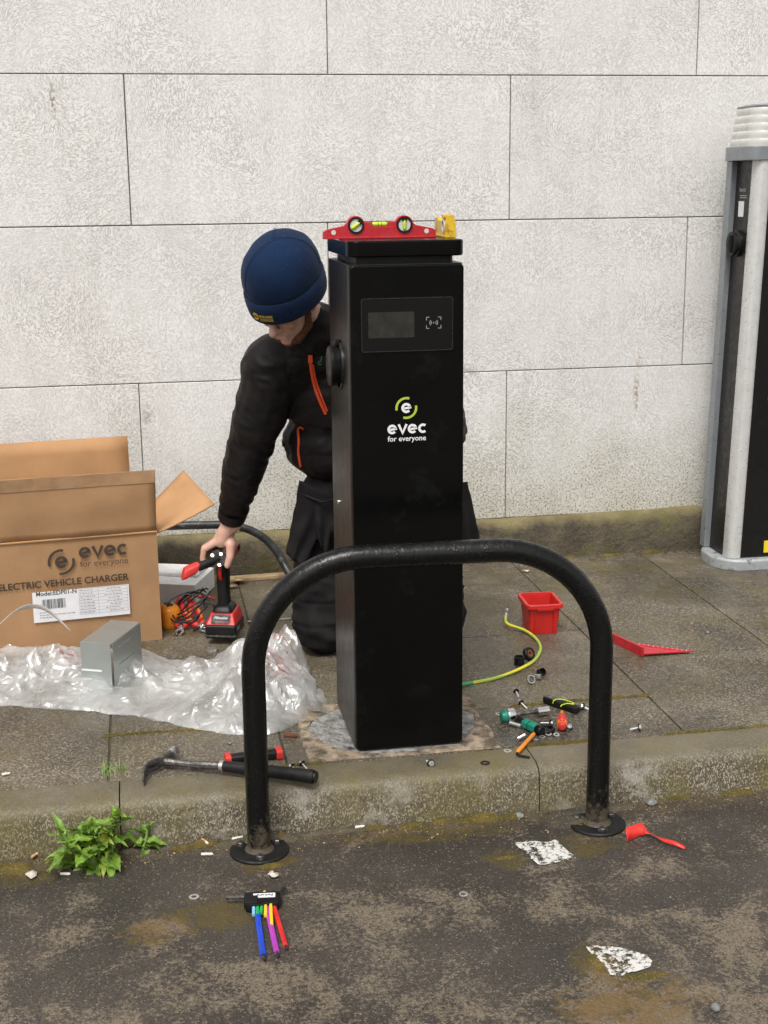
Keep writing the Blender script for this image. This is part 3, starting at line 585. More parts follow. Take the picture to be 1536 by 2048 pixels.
# ================================================================== LEVELS ON THE CHARGER CAP
def level(name, label, L, H, mat, loc, rz):
    t = thing(name, label, 'spirit level', loc, rz)
    s = L/2; k = H/.057
    up = [(-s,.0),(-s,.018*k),(-s+.01,.024*k),(-.098*L/.307,.033*k)] + [(-.066*L/.307+.0245*k*math.cos(rad(a)), .034*k+.0245*k*math.sin(rad(a))) for a in range(165, 20, -18)]
    up += [(-.038*L/.307,.042*k),(-.022*L/.307,.042*k),(-.020*L/.307,.030*k),(.020*L/.307,.030*k),(.022*L/.307,.042*k),(.038*L/.307,.042*k)]
    up += [(.066*L/.307+.0245*k*math.cos(rad(a)), .034*k+.0245*k*math.sin(rad(a))) for a in range(155, 10, -18)] + [(.098*L/.307,.033*k),(s-.01,.024*k),(s,.018*k),(s,0)]
    FMx = lambda d: frame((0, d, 0), (1,0,0), (0,0,1), (0,-1,0))
    b = obj('frame', MB().prism(list(reversed(up)), -.011, .011, FMx(0)), mat, t, bevel=.0012)
    obj('base_rail', MB().box(-s, s, -.0135, .0135, -.0002, .004), mat, t, bevel=.001)
    for sx, ang in ((-1, 38), (1, 92)):
        c = (sx*.066*L/.307, .034*k)
        rg = obj('vial_ring', MB().lathe([(.0165*k,.0),(.0215*k,0),(.0215*k,.004),(.0165*k,.004),(.0165*k,0)], 32, FMx(-.0105) @ T(c[0], c[1], 0), cap=False), MT['blk'], t)
        obj('vial_backing', MB().lathe([(.0168*k,-.0005),(.0168*k,.0018),(.001,.0018)], 28, FMx(-.0105) @ T(c[0], c[1], 0)), MT['vialw'], rg)
        obj('vial', MB().cap((-.010*k,0,0), .0052*k, (.009*k,0,0), .0052*k, 12, 3), MT['vial'], rg).matrix_local = FMx(-.0125) @ T(c[0], c[1], 0, 0, 0, ang)
        obj('vial_cap', MB().box(.009*k, .0155*k, -.006*k, .006*k, -.002, .0045), MT['blk'], rg).matrix_local = FMx(-.0125) @ T(c[0], c[1], 0, 0, 0, ang)
    obj('vial', MB().cap((-.016*L/.307,0,.036*k), .0062*k, (.016*L/.307,0,.036*k), .0062*k, 14, 3), MT['vial'], t)
    for x in (-.0045, .0045): obj('vial_line', MB().lathe([(.0064*k,-.0006),(.0064*k,.0006)], 14, frame((x, 0, .036*k), (0,1,0), (0,0,1), (1,0,0)), cap=False), MT['blk'], t)
    for sx in (-1, 1): obj('lug_hole', MB().lathe([(.0062*k,.0),(.0062*k,.0008),(.001,.0008)], 18, FMx(-.0108) @ T(sx*.127*L/.307, .0165*k, 0)), MT['vialw'], t)
    return t
ZT = PZ+1.4125
level('spirit_level', 'red boat-shaped spirit level lying across the top of the black charger', .307, .058, MT['redm'], (.653,3.70,ZT), 1.0)
yl = thing('torpedo_level', 'short dirty yellow torpedo level seen end on, atop the black charger', 'spirit level', (.838,3.745,ZT), 88)
S_ = [(-.10,0),(-.10,.028),(-.085,.052),(-.055,.058),(-.045,.044),(.03,.042),(.04,.050),(.075,.050),(.09,.03),(.09,0)]
FMy = lambda d: frame((0, d, 0), (1,0,0), (0,0,1), (0,-1,0))
obj('frame', MB().prism(list(reversed(S_)), -.008, .008, FMy(0)), MT['yellow'], yl, bevel=.002)
obj('base_rail', MB().box(-.10, .09, -.017, .017, -.0002, .006), MT['yellow'], yl, bevel=.0015)
obj('top_rail', MB().box(-.085, -.05, -.014, .014, .050, .060), MT['yellow'], yl, bevel=.003)
obj('end_face', MB().prism([(-.016,0),(.016,0),(.014,.045),(.004,.058),(-.006,.058),(-.014,.045)], 0, .006, frame((-.1005,0,0), (0,-1,0), (0,0,1), (-1,0,0))), MT['yellow'], yl, bevel=.0015)
for d, y0 in ((-.008, 1), (.008, -1)):
    obj('vial_ring', MB().lathe([(.013,0),(.019,0),(.019,.005),(.013,.005),(.013,0)], 28, frame((-.062, -y0*.008, .030), (1,0,0), (0,0,1), (0,-y0,0)), cap=False), MT['vialw'], yl)
    obj('vial', MB().lathe([(.0132,0),(.0132,.002),(.001,.002)], 24, frame((-.062, -y0*.008, .030), (1,0,0), (0,0,1), (0,-y0,0))), MT['lcd'], yl)

# ================================================================== CARDBOARD BOX
bx = thing('cardboard_box', 'large open brown cardboard box printed with a charger logo', 'box', (.028,4.668,PZ), 6.8)
# local x runs left from the right front corner (negative), y into depth, z up
BW, BD, BH, tk = .95, .42, .392, .006
def wobble(m, s=.003):
    m.v = [(x+s*nz((x*5, y*5, z*5), 1, 1), y+s*1.5*nz((x*4, y*4, z*4), 1, 2), z) for x, y, z in m.v]; return m
obj('front_wall', wobble(MB().grid(lambda u, v: (-BW*(1-u), 0, BH*v), 24, 12)), MT['card'], bx)
obj('right_wall', MB().box(-tk, .0005, .0045, BD, 0, BH-.004), MT['card'], bx, bevel=.001)
obj('back_wall', MB().box(-BW, -tk, BD-tk, BD, 0, BH-.004), MT['card_in'], bx)
obj('left_wall', MB().box(-BW, -BW+tk, .0045, BD-tk, 0, BH-.004), MT['card_in'], bx)
obj('bottom', MB().box(-BW+tk, -tk, .0045, BD-tk, .001, .006), MT['card_in'], bx)
ff = obj('front_flap', MB().grid(lambda u, v: (-BW*(1-u)+.002*v, -.004*math.sin(v*3)-.012*v+.008*nz((u*5, v*2, 0), 1, 3), BH+.004+.217*v+.003*nz((u*7, 0, 0), 1)), 30, 10), MT['card'], bx)
sd = ff.modifiers.new('thickness', 'SOLIDIFY'); sd.thickness = .005; sd.offset = 1
cr = MB().tube([(-BW*(1-u), -.0035+.001*nz((u*20, 0, 0), 1), BH+.001+.0015*nz((u*9, 1, 0), 1)) for u in np.linspace(0, 1, 30)], .0036, 6)
obj('fold_crease', cr, MT['card_in'], bx)
def ffy(z, u=.5): v = (z-BH-.004)/.217; return -.004*math.sin(v*3)-.012*v+.008*nz((u*5, v*2, 0), 1, 3)
tp = MB().grid(lambda u, v: (-BW*(1-u)-.004*0, ffy(BH+.178+.046*v, u)-.0072, BH+.178+.046*v-.003*(v > .99)+.001*nz((u*30, v, 0), 1)), 60, 6)
obj('packing_tape', tp, MT['tape'], ff)
obj('back_flap', MB().grid(lambda u, v: (-BW+.008+(BW-.042)*u, BD+.03*v, BH+.262*v), 16, 6), MT['card_in'], bx).modifiers.new('thickness', 'SOLIDIFY').thickness = .005
rf = MB().grid(lambda u, v: (.004+(.205-.05*u)*v, .012+(BD-.06)*u+.01*v, BH-.006+(.072+.055*u)*v+.012*v*v), 10, 8)
obj('side_flap', rf, MT['card_in'], bx).modifiers.new('thickness', 'SOLIDIFY').thickness = .005
BM = lambda d=0: frame((-.006, -.0072-d, .029), (1,0,0), (0,0,1), (0,-1,0))
pr = MB(); lx, lz = -.322, .285
for a0, a1 in ((78, 196), (258, 374)): ribbon(pr, arc(lx, lz, .041, a0, a1, 24), .0085, BM())
glyph(pr, 'e', lx-.021, lz-.021, .042, .0105, BM()); obj('printed_logo', pr, MT['ink'], bx, fix=False)
pr = MB(); evec_word(pr, -.262, -.098, .292, BM()); obj('printed_brand', pr, MT['ink'], bx, fix=False)
pr = MB(); add_text(pr, BM(), 'for everyone', -.260, -.098, .262, bold=-.004); obj('printed_tagline', pr, MT['ink'], bx, fix=False)
pr = MB()
add_text(pr, BM(), 'ELECTRIC VEHICLE CHARGER', -.535, -.098, .202, bold=.022)
obj('printed_heading', pr, MT['ink'], bx, fix=False)
pr = MB(); ribbon(pr, arc(-.215, .010, .016, 10, 330, 16), .004, BM()); obj('printed_mark', pr, MT['ink'], bx, fix=False)
lb = obj('shipping_label', MB().grid(lambda u, v: (-.432+.326*u, -.0074-.0005*v, .107+.108*v), 8, 4), MT['label_white'], bx)
BL = BM(.0012); ik = MB(); add_text(ik, BL, 'Model:EDP01-N', -.413, -.278, .172, bold=.02)
xb = -.395; random.seed(3)
while xb < -.318:
    w = random.choice((.0012,.0018,.0028)); ik.add([(xb,.124,0),(xb+w,.124,0),(xb+w,.158,0),(xb,.158,0)], [(0,1,2,3)], BL); xb += w+random.choice((.0012,.002,.0026))
obj('label_lettering', ik, MT['label_ink'], lb, fix=False)
sf = MB()
for k in range(9): ribbon(sf, [(-.270,.093+.0113*k),(-.106,.093+.0113*k)], .0009, BL)
for x in (-.270,-.205,-.106): ribbon(sf, [(x,.093),(x,.1834)], .0009, BL)
for k in range(8):
    x = -.267
    while x < -.225: w = random.uniform(.004,.012); ribbon(sf, [(x,.099+.0113*k),(x+w,.099+.0113*k)], .0028, BL); x += w+.003
    x0 = random.uniform(-.195,-.165); x = x0
    while x < -x0*.0-.13: w = random.uniform(.004,.012); ribbon(sf, [(x,.099+.0113*k),(x+w,.099+.0113*k)], .0028, BL); x += w+.003
for zz, xe in ((.112,-.37),(.103,-.285),(.094,-.36)):
    x = -.405
    while x < xe: w = random.uniform(.004,.013); ribbon(sf, [(x,zz),(x+w,zz)], .003, BL); x += w+.003
obj('label_small_print', sf, MT['label_soft'], lb, fix=False)
# white strap curling in front of the box
st = catmull([(-.62,4.30,.135),(-.60,4.30,.20),(-.53,4.32,.285),(-.45,4.38,.345),(-.395,4.43,.352),(-.34,4.46,.325),(-.27,4.48,.24)], 8)
m = MB(); L = []; nst = len(st)
for i, p in enumerate(st):
    w = Vector((.009, -.005, .0095))*(1 if i < nst*.6 else max(.15, 1-2.3*(i/nst-.6))); L += [p-w, p+w]
m.add(L, [(2*i, 2*i+1, 2*i+3, 2*i+2) for i in range(nst-1)])
s_ = tag(obj('packing_strap', m, MT['strap']), 'loose white plastic packing strap curling in front of the box label', 'strap')
s_.modifiers.new('thickness', 'SOLIDIFY').thickness = .0012
# white polystyrene block behind the tools
pb = thing('foam_block', 'white polystyrene packing block lying behind the cordless drill', 'foam block', (.165,5.05,PZ), -20)
obj('slab', MB().box(-.30, 0, 0, .25, .0, .080), MT['poly'], pb, bevel=.004)
obj('raised_edge', MB().box(-.27, -.02, .10, .23, .0805, .095), MT['poly'], pb, bevel=.004)
# galvanised bracket
gb = thing('steel_bracket', 'folded galvanised steel bracket with open side standing on clear plastic film', 'bracket', (-.133,4.13,PZ+.012), -24)
bwid, bdep, bht = .10, .226, .162
obj('front_plate', MB().box(-.103, -.002, -.001, .001, 0, bht-.0025), MT['galv'], gb)
obj('top_plate', MB().box(-.104, -.001, -.001, bdep, bht-.002, bht), MT['galv'], gb, bevel=.0007)
obj('back_plate', MB().box(-.103, -.002, bdep-.002, bdep, 0, bht-.0025), MT['galv'], gb)
obj('side_plate', MB().box(-.001, .0009, .012, bdep-.003, 0, bht-.003), MT['galv'], gb)
obj('slot', MB().box(-.103, -.035, -.0016, -.0011, .068, .074), MT['label_white'], gb)
for z in (.075, .13): obj('slot', MB().box(.0011, .0016, 0.05, .16, z, z+.006), MT['label_soft'], gb)
# ================================================================== TOOLS AND SMALL THINGS
Gz = PZ+.0005
# --- red storage bin
bn = thing('storage_bin', 'small red plastic open storage bin standing on the paving', 'bin', (1.362,4.505,Gz), -3)
def rr3(w, d, r, z, n=4): return [(x, y, z) for x, y in rrect(w, d, r, n)]
obj('body', MB().loft([rr3(.100,.125,.012,0), rr3(.116,.146,.014,.108), rr3(.110,.140,.012,.108), rr3(.094,.118,.010,.005)]), MT['red'], bn, bevel=.001)
obj('rim', MB().loft([rr3(.128,.158,.016,.096), rr3(.134,.164,.018,.098), rr3(.134,.164,.018,.110), rr3(.131,.161,.017,.112), rr3(.112,.142,.013,.112), rr3(.111,.141,.013,.10), rr3(.118,.148,.014,.096)], cap=False), MT['red'], bn)
for x in (-.034, .034): obj('rib', MB().box(x-.002, x+.002, -.0685, -.062, .004, .09, T(0, 0, 0, 5, 0, 0)), MT['red'], bn, bevel=.0008)
obj('front_notch', MB().box(-.030, .030, -.0845, -.080, .092, .103), MT['red'], bn, bevel=.0015)
# --- red rafter square
sq = thing('rafter_square', 'flat red metal triangular rafter square lying on wet paving', 'square', (1.565,4.305,Gz), 0)
A_, B_, C_ = (0,0), (.050,-.160), (.232,-.168)
tri = [B_, C_, A_]; cen = (sum(p[0] for p in tri)/3, sum(p[1] for p in tri)/3)
m = MB(); io = [((p[0]-cen[0])*.55+cen[0], (p[1]-cen[1])*.55+cen[1]) for p in tri]
m.add([(x, y, .006) for x, y in tri]+[(x, y, .006) for x, y in io]+[(x, y, .010) for x, y in tri]+[(x, y, .010) for x, y in io],
      [(6+i, 6+(i+1) % 3, 9+(i+1) % 3, 9+i) for i in range(3)]+[(i, (i+1) % 3, 3+(i+1) % 3, 3+i) for i in range(3)]+[(i, (i+1) % 3, 6+(i+1) % 3, 6+i) for i in range(3)]+[(3+i, 3+(i+1) % 3, 9+(i+1) % 3, 9+i) for i in range(3)])
obj('blade', m, MT['redm'], sq, bevel=.0007)
obj('inner_web', MB().prism([((p[0]-cen[0])*.50+cen[0], (p[1]-cen[1])*.50+cen[1]) for p in tri], .0062, .0085), MT['redm'], sq)
d_ = Vector((B_[0]-A_[0], B_[1]-A_[1], 0)); Ld = d_.length; d_.normalize()
obj('fence', MB().box(0, Ld, -.004, .004, 0, .033, frame((A_[0], A_[1], 0), d_, Vector((-d_.y, d_.x, 0)), (0,0,1))), MT['redm'], sq, bevel=.001)
tk_ = MB()
for k in range(15): a = .1+.8*k/14; tk_.box(-.0006, .0006, -.006, .006, .0102, .0105, T(A_[0]+(C_[0]-A_[0])*a+.004*-1, A_[1]+(C_[1]-A_[1])*a-.008, 0, 0, 0, -36))
obj('scale_marks', tk_, MT['white_print'], sq)
# --- earth cable with lug
cb = thing('earth_cable', 'yellow and green earth cable with ring lug running from the charger', 'cable', (1.10,4.05,Gz))
cp = catmull([(.86,3.965,.137),(.962,3.998,.136),(1.092,4.041,.136),(1.222,4.144,.136),(1.290,4.257,.136),(1.311,4.360,.137),(1.296,4.460,.141),(1.248,4.522,.150),(1.252,4.565,.162)], 8)
obj('sheath', MB().tube(cp, .0056, 10), MT['cable'], cb, off=(1.10,4.05,Gz), angle=60)
obj('heat_shrink', MB().tube(cp[:11], .0062, 10), MT['cgreen'], cb, off=(1.10,4.05,Gz))
lug = obj('ring_lug', MB().tube([cp[-1]-Vector((.0,.004,.003)), cp[-1]+Vector((.008,.018,.008))], [.0062,.005], 10), MT['zinc'], cb, off=(1.10,4.05,Gz))
obj('lug_eye', MB().lathe([(.004,-.001),(.009,-.001),(.009,.001),(.004,.001),(.004,-.001)], 18, T(1.266,4.596,.178,-40,20,0), cap=False), MT['zinc'], lug, off=(1.10,4.05,Gz))
# --- black caps and glands
def cupmb(r, h, t): return MB().lathe([(r,0),(r,h),(r-t,h),(r-t*1.2,.004),(.001,.004)], 28)
c_ = tag(obj('gland_cap', cupmb(.017,.028,.003), MT['blk']), 'black ribbed plastic cap standing upright inside the cable loop', 'cap'); place(c_, 1.188,4.156,Gz)
c_ = thing('cable_gland', 'round black gland nut lying on its side behind an upright cap', 'gland', (1.232,4.195,Gz+.021), 30, rx=65)
obj('nut', MB().lathe([(.013,-.009),(.021,-.009),(.022,-.004),(.022,.006),(.019,.009),(.013,.009),(.013,-.009)], 12, cap=False), MT['blk'], c_, bevel=.001)
obj('seal', MB().lathe([(.006,-.006),(.0135,-.006),(.0135,.007),(.006,.007),(.006,-.006)], 24, cap=False), MT['rust'], c_)
c_ = tag(obj('gland_cap', cupmb(.013,.018,.002), MT['blk']), 'small black plastic cap beside the steel ferrule and ring', 'cap'); place(c_, 1.222,4.032,Gz+.012, 20, 60)
c_ = tag(obj('ferrule', MB().lathe([(.005,0),(.009,0),(.009,.022),(.005,.022),(.005,0)], 20, cap=False), MT['steel']), 'grey steel ferrule beside the small black cap', 'ferrule'); place(c_, 1.196,4.006,Gz+.009, 60, 80)
c_ = tag(obj('steel_ring', MB().lathe([(.011,0),(.0145,0),(.0145,.010),(.011,.010),(.011,0)], 24, cap=False), MT['chrome']), 'thin steel ring leaning by the ferrule', 'ring'); place(c_, 1.172,3.975,Gz+.012, 20, 55)
# --- screws and bolts (a prototype thing with parts, then copies)
def make_bolt(name, L, r, hr, washer, mat=MT['zinc']):
    e = bpy.data.objects.new(name, None); COL.objects.link(e); e.empty_display_size = .01
    prof = [(r*.4,-L)]; k = 0
    while -L+.002+k*.0022 < -.004: z = -L+.002+k*.0022; prof += [(r*1.0, z), (r*.84, z+.0011)]; k += 1
    obj('shank', MB().lathe(prof+[(r*.9,0)], 12), mat, e)
    obj('head', MB().lathe([(hr*.98,0),(hr,.001),(hr,.005),(hr*.8,.0065),(.0005,.0065)], 6), mat, e)
    if washer: obj('washer', MB().lathe([(r,-.0022),(washer,-.0022),(washer*1.02,-.001),(washer*.9,0),(r,0)], 22), MT['blk2'] if washer > .009 else mat, e)
    return e
def copy_tree(o, parent=None):
    c = o.copy(); COL.objects.link(c); c.parent = parent
    for k in o.children: copy_tree(k, c)
    return c
b1 = make_bolt('screw', .034, .0026, .0052, .0095)
SP = [(1.107,3.905,.006,75,0,'long thin zinc screw lying alone beside the green cable', False),
      (1.092,3.80,.010,70,25,'zinc screw with washer tilted just behind the green ratchet', False),
      (1.136,3.628,.008,78,-130,'zinc screw lying between the green ratchet and the orange stubby screwdriver', False),
      (.352,3.470,.009,70,50,'zinc self-drilling screw with black washer by the hoop post and mortar pad', True),
      (.382,3.487,.009,62,35,'zinc self-drilling screw with black washer by the hoop post and mortar pad', True)]
for i, (x, y, z, rx, rz, lab, grp) in enumerate(SP):
    o = b1 if i == 0 else copy_tree(b1); place(o, x, y, Gz+z, rz+180, rx); tag(o, lab, 'screw', 'pair of self-drilling screws' if grp else None)
b2 = make_bolt('bolt', .030, .0040, .0085, .0115)
for i, (x, y, z, rx, rz, lab) in enumerate([(1.262,3.722,.013,-60,100,'shiny zinc bolt with wide washer beside the black folding knife'), (1.176,3.578,.012,30,20,'round-headed bolt standing against the orange stubby screwdriver'), (1.375,3.535,.011,70,60,'bolt head lying beside the right hoop post'), (.730,3.415,.008,80,10,'small bolt lying on the kerb top in front of the charger')]):
    o = b2 if i == 0 else copy_tree(b2); place(o, x, y, Gz+z, rz, rx); tag(o, lab, 'bolt')
for x, y, rz, lab, mt in ((1.020,3.655,-50,'grey wall anchor lying left of the green screwdriver handle','steel'), (1.005,3.532,40,'grey steel stud lying between mortar pad and orange hex key','steel'), (.355,3.700,-20,'rusty threaded stud lying beside the clear plastic','rust')):
    prof = []
    for k in range(14): prof += [(.0068, .0028*k), (.0056, .0028*k+.0014)]
    o = tag(obj('anchor_stud', MB().lathe(prof+[(.006,.040)], 14, T(0,0,.0068,0,90,0)), MT[mt]), lab, 'stud'); place(o, x, y, Gz, rz)
def washer(name, x, y, z, r, lab, group=None, mat='zinc', rx=0, rz=0):
    o = tag(obj(name, MB().lathe([(r*.55,0),(r,0),(r,.0018),(r*.55,.0018),(r*.55,0)], 26, cap=False), MT[mat]), lab, 'washer', group); place(o, x, y, z, rz, rx)
for k, (x, y, r) in enumerate(((1.062,3.535,.008), (1.085,3.545,.009), (1.108,3.560,.009), (1.128,3.548,.0085))): washer('washer', x, y, Gz+.0006+.001*k, r, 'small steel washer in a row beside the orange hex key', 'row of washers', rx=4*k)
washer('washer', .962,3.472,Gz, .011, 'single steel washer near the corner of the mortar pad')
washer('washer', .880,3.405,Gz, .013, 'dark rubber washer lying on the kerb top', None, 'blk2')
washer('washer', .064,3.060,.001, .0125, 'steel washer lying on the asphalt near the moss patch and coloured hex keys')
washer('washer', .709,2.944,.001, .011, 'steel washer lying alone on bare asphalt')
washer('washer', 1.008,3.745,Gz, .009, 'small washer beside the green ratchet head')
o = tag(obj('hex_nut', MB().lathe([(.010,0),(.018,0),(.018,.009),(.010,.009),(.010,0)], 6, cap=False), MT['zinc'], bevel=.001), 'large zinc hexagon nut lying between drill and clear plastic', 'nut'); place(o, .196,4.499,Gz, 15)
o = tag(obj('snap_ring', MB().tube([(.024*math.cos(a), .024*math.sin(a), .006) for a in np.linspace(.4, 6.0, 24)], .0055, 10), MT['blk']), 'black plastic ring lying between green handle and orange screwdriver', 'ring'); place(o, 1.108,3.592,Gz)
# --- ratchet with extension and socket
rt = thing('ratchet', 'chrome ratchet with socket extension and teal end cap on paving', 'ratchet', (1.030,3.690,Gz+.016), 9)
obj('head', MB().lathe([(.019,-.012),(.021,-.008),(.021,.008),(.019,.012)], 24, T(0,0,0,0,90,0)), MT['chrome'], rt, bevel=.001)
obj('end_cap', MB().lathe([(.019,0),(.020,.006),(.014,.018),(.004,.020)], 20, T(-.012,0,0,0,-90,0)), MT['green'], rt)
obj('extension', MB().tube([(.012,0,0),(.03,0,0),(.032,0,0),(.09,0,0)], [.010,.010,.0068,.0068], 14), MT['darksteel'], rt)
obj('socket', MB().lathe([(.0095,.0),(.013,.001),(.013,.038),(.010,.040),(.009,.030)], 20, T(.086,0,-.002,0,90,0)), MT['chrome'], rt)
# --- green screwdriver-handle
gs = thing('screwdriver_handle', 'teal and black screwdriver handle pointing away from the ratchet', 'screwdriver', (1.043,3.660,Gz+.014), -66)
prof = [(.009,0),(.013,.004),(.0145,.012),(.0115,.022),(.012,.030),(.0165,.040),(.0165,.052),(.0145,.058),(.0165,.064),(.016,.082),(.013,.092),(.012,.096)]
obj('grip', MB().lathe(prof[4:], 6, T(0,0,0,0,90,0)), MT['green'], gs, angle=50)
obj('collar', MB().lathe(prof[:5], 14, T(0,0,0,0,90,0)), MT['blk'], gs)
obj('end_cap', MB().lathe([(.0135,.090),(.0145,.094),(.0145,.108),(.011,.112),(.001,.112)], 16, T(0,0,0,0,90,0)), MT['blk'], gs)
for k in range(3): obj('grip_band', MB().lathe([(.0150,.056),(.0155,.058),(.0150,.060)], 6, T(.009*(k-1)*2,0,0,0,90,0), cap=False), MT['blk'], gs)
# --- orange hex key
hk = thing('hex_key', 'single hex key with orange sleeve and bent black tip', 'hex key', (.978,3.432,Gz+.006), 0)
obj('sleeve', MB().cap((.006,.012,.002), .0062, (.082,.118,.004), .0062, 12, 3), MT['orange'], hk)
obj('tip', MB().tube([(.006,.012,.002),(.000,.002,.0),(.004,-.006,-.002),(.030,-.022,-.003)], .0038, 6), MT['blk'], hk)
# --- stubby orange screwdriver
so = thing('stubby_screwdriver', 'stubby orange and red insulated screwdriver below the black folding knife', 'screwdriver', (1.183,3.672,Gz+.014), -107)
obj('grip', MB().lathe([(.005,-.02),(.006,0),(.009,.006),(.0115,.020),(.0125,.035),(.0155,.055),(.0165,.078),(.014,.092)], 18, T(0,0,0,0,90,0)), MT['orange'], so, angle=60)
obj('grip_panel', MB().lathe([(.0112,.020),(.0160,.050),(.0170,.074),(.0145,.0925)], 9, T(.0006,0,.0012,0,90,0,s=.97), cap=False), MT['red_rub'], so)
obj('end_cap', MB().lathe([(.013,.091),(.0125,.098),(.008,.103),(.001,.104)], 16, T(0,0,0,0,90,0)), MT['red_rub'], so)
# --- folding knife with lime cord
fk = thing('folding_knife', 'black folding knife with lime wrist cord lying on mossy joint', 'knife', (1.208,3.758,Gz+.010), -58)
obj('handle', MB().prism(rrect(.135,.030,.012,5), -.009, .009), MT['blk'], fk, bevel=.003)
obj('scale', MB().prism(rrect(.075,.020,.008,5,.022,0), .0088, .0105), MT['blk2'], fk, bevel=.001)
obj('clip', MB().prism(rrect(.05,.022,.004,3,-.04,0), .0088, .0125), MT['darksteel'], fk, bevel=.001)
obj('cord', MB().tube(catmull([(-.020,-.016,.002),(-.018,-.014,.011),(-.015,.0,.0125),(.0,.010,.0125),(.03,.012,.0125),(.045,.004,.0125),(.028,-.006,.0128),(.015,-.016,.006),(.014,-.018,.001)], 5), .0017, 6), MT['limep'], fk)
# --- claw hammer
hm = thing('claw_hammer', 'black claw hammer with rubber grip lying across the kerb edge', 'hammer', (.18,3.46,PZ))
HO = (.18,3.46,PZ)
HG = [(.395,3.350,.158),(.345,3.378,.158),(.22,3.443,.157),(.165,3.472,.156)]
g = catmull(HG, 6)
gr = obj('grip', MB().tube([g[0]+Vector((.004,-.002,0))]+g, [.0175]+[.0195-.005*(i/(len(g)-1)) for i in range(len(g))], 22), MT['blk2'], hm, angle=50, off=HO)
obj('butt_ring', MB().tube([g[0]+Vector((.006,-.003,0)), g[0]+Vector((.0095,-.005,0))], [.0165,.0155], 20), MT['blk'], gr, off=HO)
obj('ferrule', MB().tube([Vector(HG[-1])+Vector((.004,-.002,0)), Vector(HG[-1])+Vector((-.006,.003,0))], .0148, 18), MT['steel'], hm, off=HO)
obj('shaft', MB().tube(catmull([(.167,3.471,.156),(.10,3.500,.153),(.045,3.527,.152),(.010,3.543,.152)], 5), [.0115]*6+[.010]*6+[.0115]*4, 10), MT['darksteel'], hm, off=HO)
hd = obj('head', MB().tube(catmull([(-.015,3.528,.152),(.005,3.545,.153),(.022,3.568,.153),(.030,3.585,.153)], 5), [.013]*6+[.0145]*5+[.012]*5, 14), MT['darksteel'], hm, off=HO)
obj('striking_face', MB().tube([(.030,3.584,.153),(.033,3.590,.153),(.041,3.606,.153)], [.014,.0165,.016], 20), MT['steel'], hd, off=HO)
for s in (-1, 1):
    cl = catmull([(-.005,3.534,.153+s*.006),(-.030,3.506,.155+s*.009),(-.044,3.475,.150+s*.010),(-.046,3.440,.139+s*.008)], 6); n_ = len(cl)
    obj('claw', MB().tube(cl, [.011-.0085*i/(n_-1) for i in range(n_)], 10), MT['darksteel'], hd, off=HO)
# --- chisel / pry tool with red and black handle
cz = thing('chisel', 'rusty chisel with black handle and red ends behind the hammer', 'chisel', (.180,3.540,Gz+.014), 6)
obj('handle', MB().loft([[(x, y*s, z*s) for y, z in rrect(.032,.027,.010,4)] for x, s in ((0,.9),(.012,1),(.06,.95),(.13,1.02),(.15,.98))]), MT['blk'], cz)
for x0, x1 in ((-.004,.012), (.138,.156)): obj('end_band', MB().loft([[(x, y, z) for y, z in rrect(.040,.031,.010,4)] for x in (x0, x1)]), MT['red_rub'], cz, bevel=.002)
obj('blade', MB().loft([[(x, y*w, z*h) for y, z in rrect(1,1,.2,3)] for x, w, h in ((.0,.012,.010),(-.03,.014,.006),(-.075,.020,.003),(-.10,.022,.001))], T(0,0,-.004,0,-4,0)), MT['rust'], cz)
# --- hex key set on the road
hx = thing('hex_key_set', 'colour-sleeved hex key set in a black holder lying on asphalt', 'hex keys', (.226,2.985,.0005), -6)
obj('holder', MB().prism([(-.046,.030),(-.046,-.014),(-.040,-.030),(-.012,-.034),(.036,-.026),(.043,-.006),(.040,.028)], .001, .024), MT['blk'], hx, bevel=.004)
obj('holder_clip', MB().box(-.043, -.012, -.030, .004, .018, .029), MT['blk2'], hx, bevel=.003)
obj('name_sticker', MB().box(-.024, .029, -.002, .018, .0235, .0247), MT['label_white'], hx)
m = MB(); add_text(m, T(0,0,.0251), 'AIHAJ', -.018, .023, .0035, .0135, bold=.03); obj('sticker_lettering', m, MT['label_ink'], hx, fix=False)
for x, y, a, L in ((-.046,.016,176,.042), (.020,.028,48,.040), (.028,.024,55,.042)):
    obj('key_end', MB().lathe([(.0052,0),(.0052,L),(.004,L+.002)], 6, T(x, y, .016, 0, 90, a)), MT['darksteel'], hx)
obj('key_end', MB().cap((.002,.022,.018), .0045, (.003,.034,.018), .0045, 10, 3), MT['hy'], hx)
KX = [(-.022,'hl',.004,.045,.017,0),(-.013,'hg',.004,.045,.018,0),(-.004,'hg',.004,.04,.018,0),(.006,'hy',.004,.055,.019,0),(.018,'hy',.004,.095,.019,2),
      (-.016,'hb',.0075,.215,.010,5),(.008,'hv',.007,.205,.011,7),(.025,'hr',.006,.180,.010,9)]
for x, mt, r, L, z, a in KX:
    d = Vector((math.sin(rad(a)), -math.cos(rad(a)), 0)); p0 = Vector((x, -.018, z)); p1 = p0 + d*L; p1.z = max(r+.001, z-.004)
    k = obj('key', MB().tube([p0, p0.lerp(p1, .5), p1], [r, r, r], 6), MT[mt], hx)
    if L > .12: obj('key_tip', MB().tube([p1, p1+d*.012], [r*.72, r*.62], 6), MT['darksteel'], k)
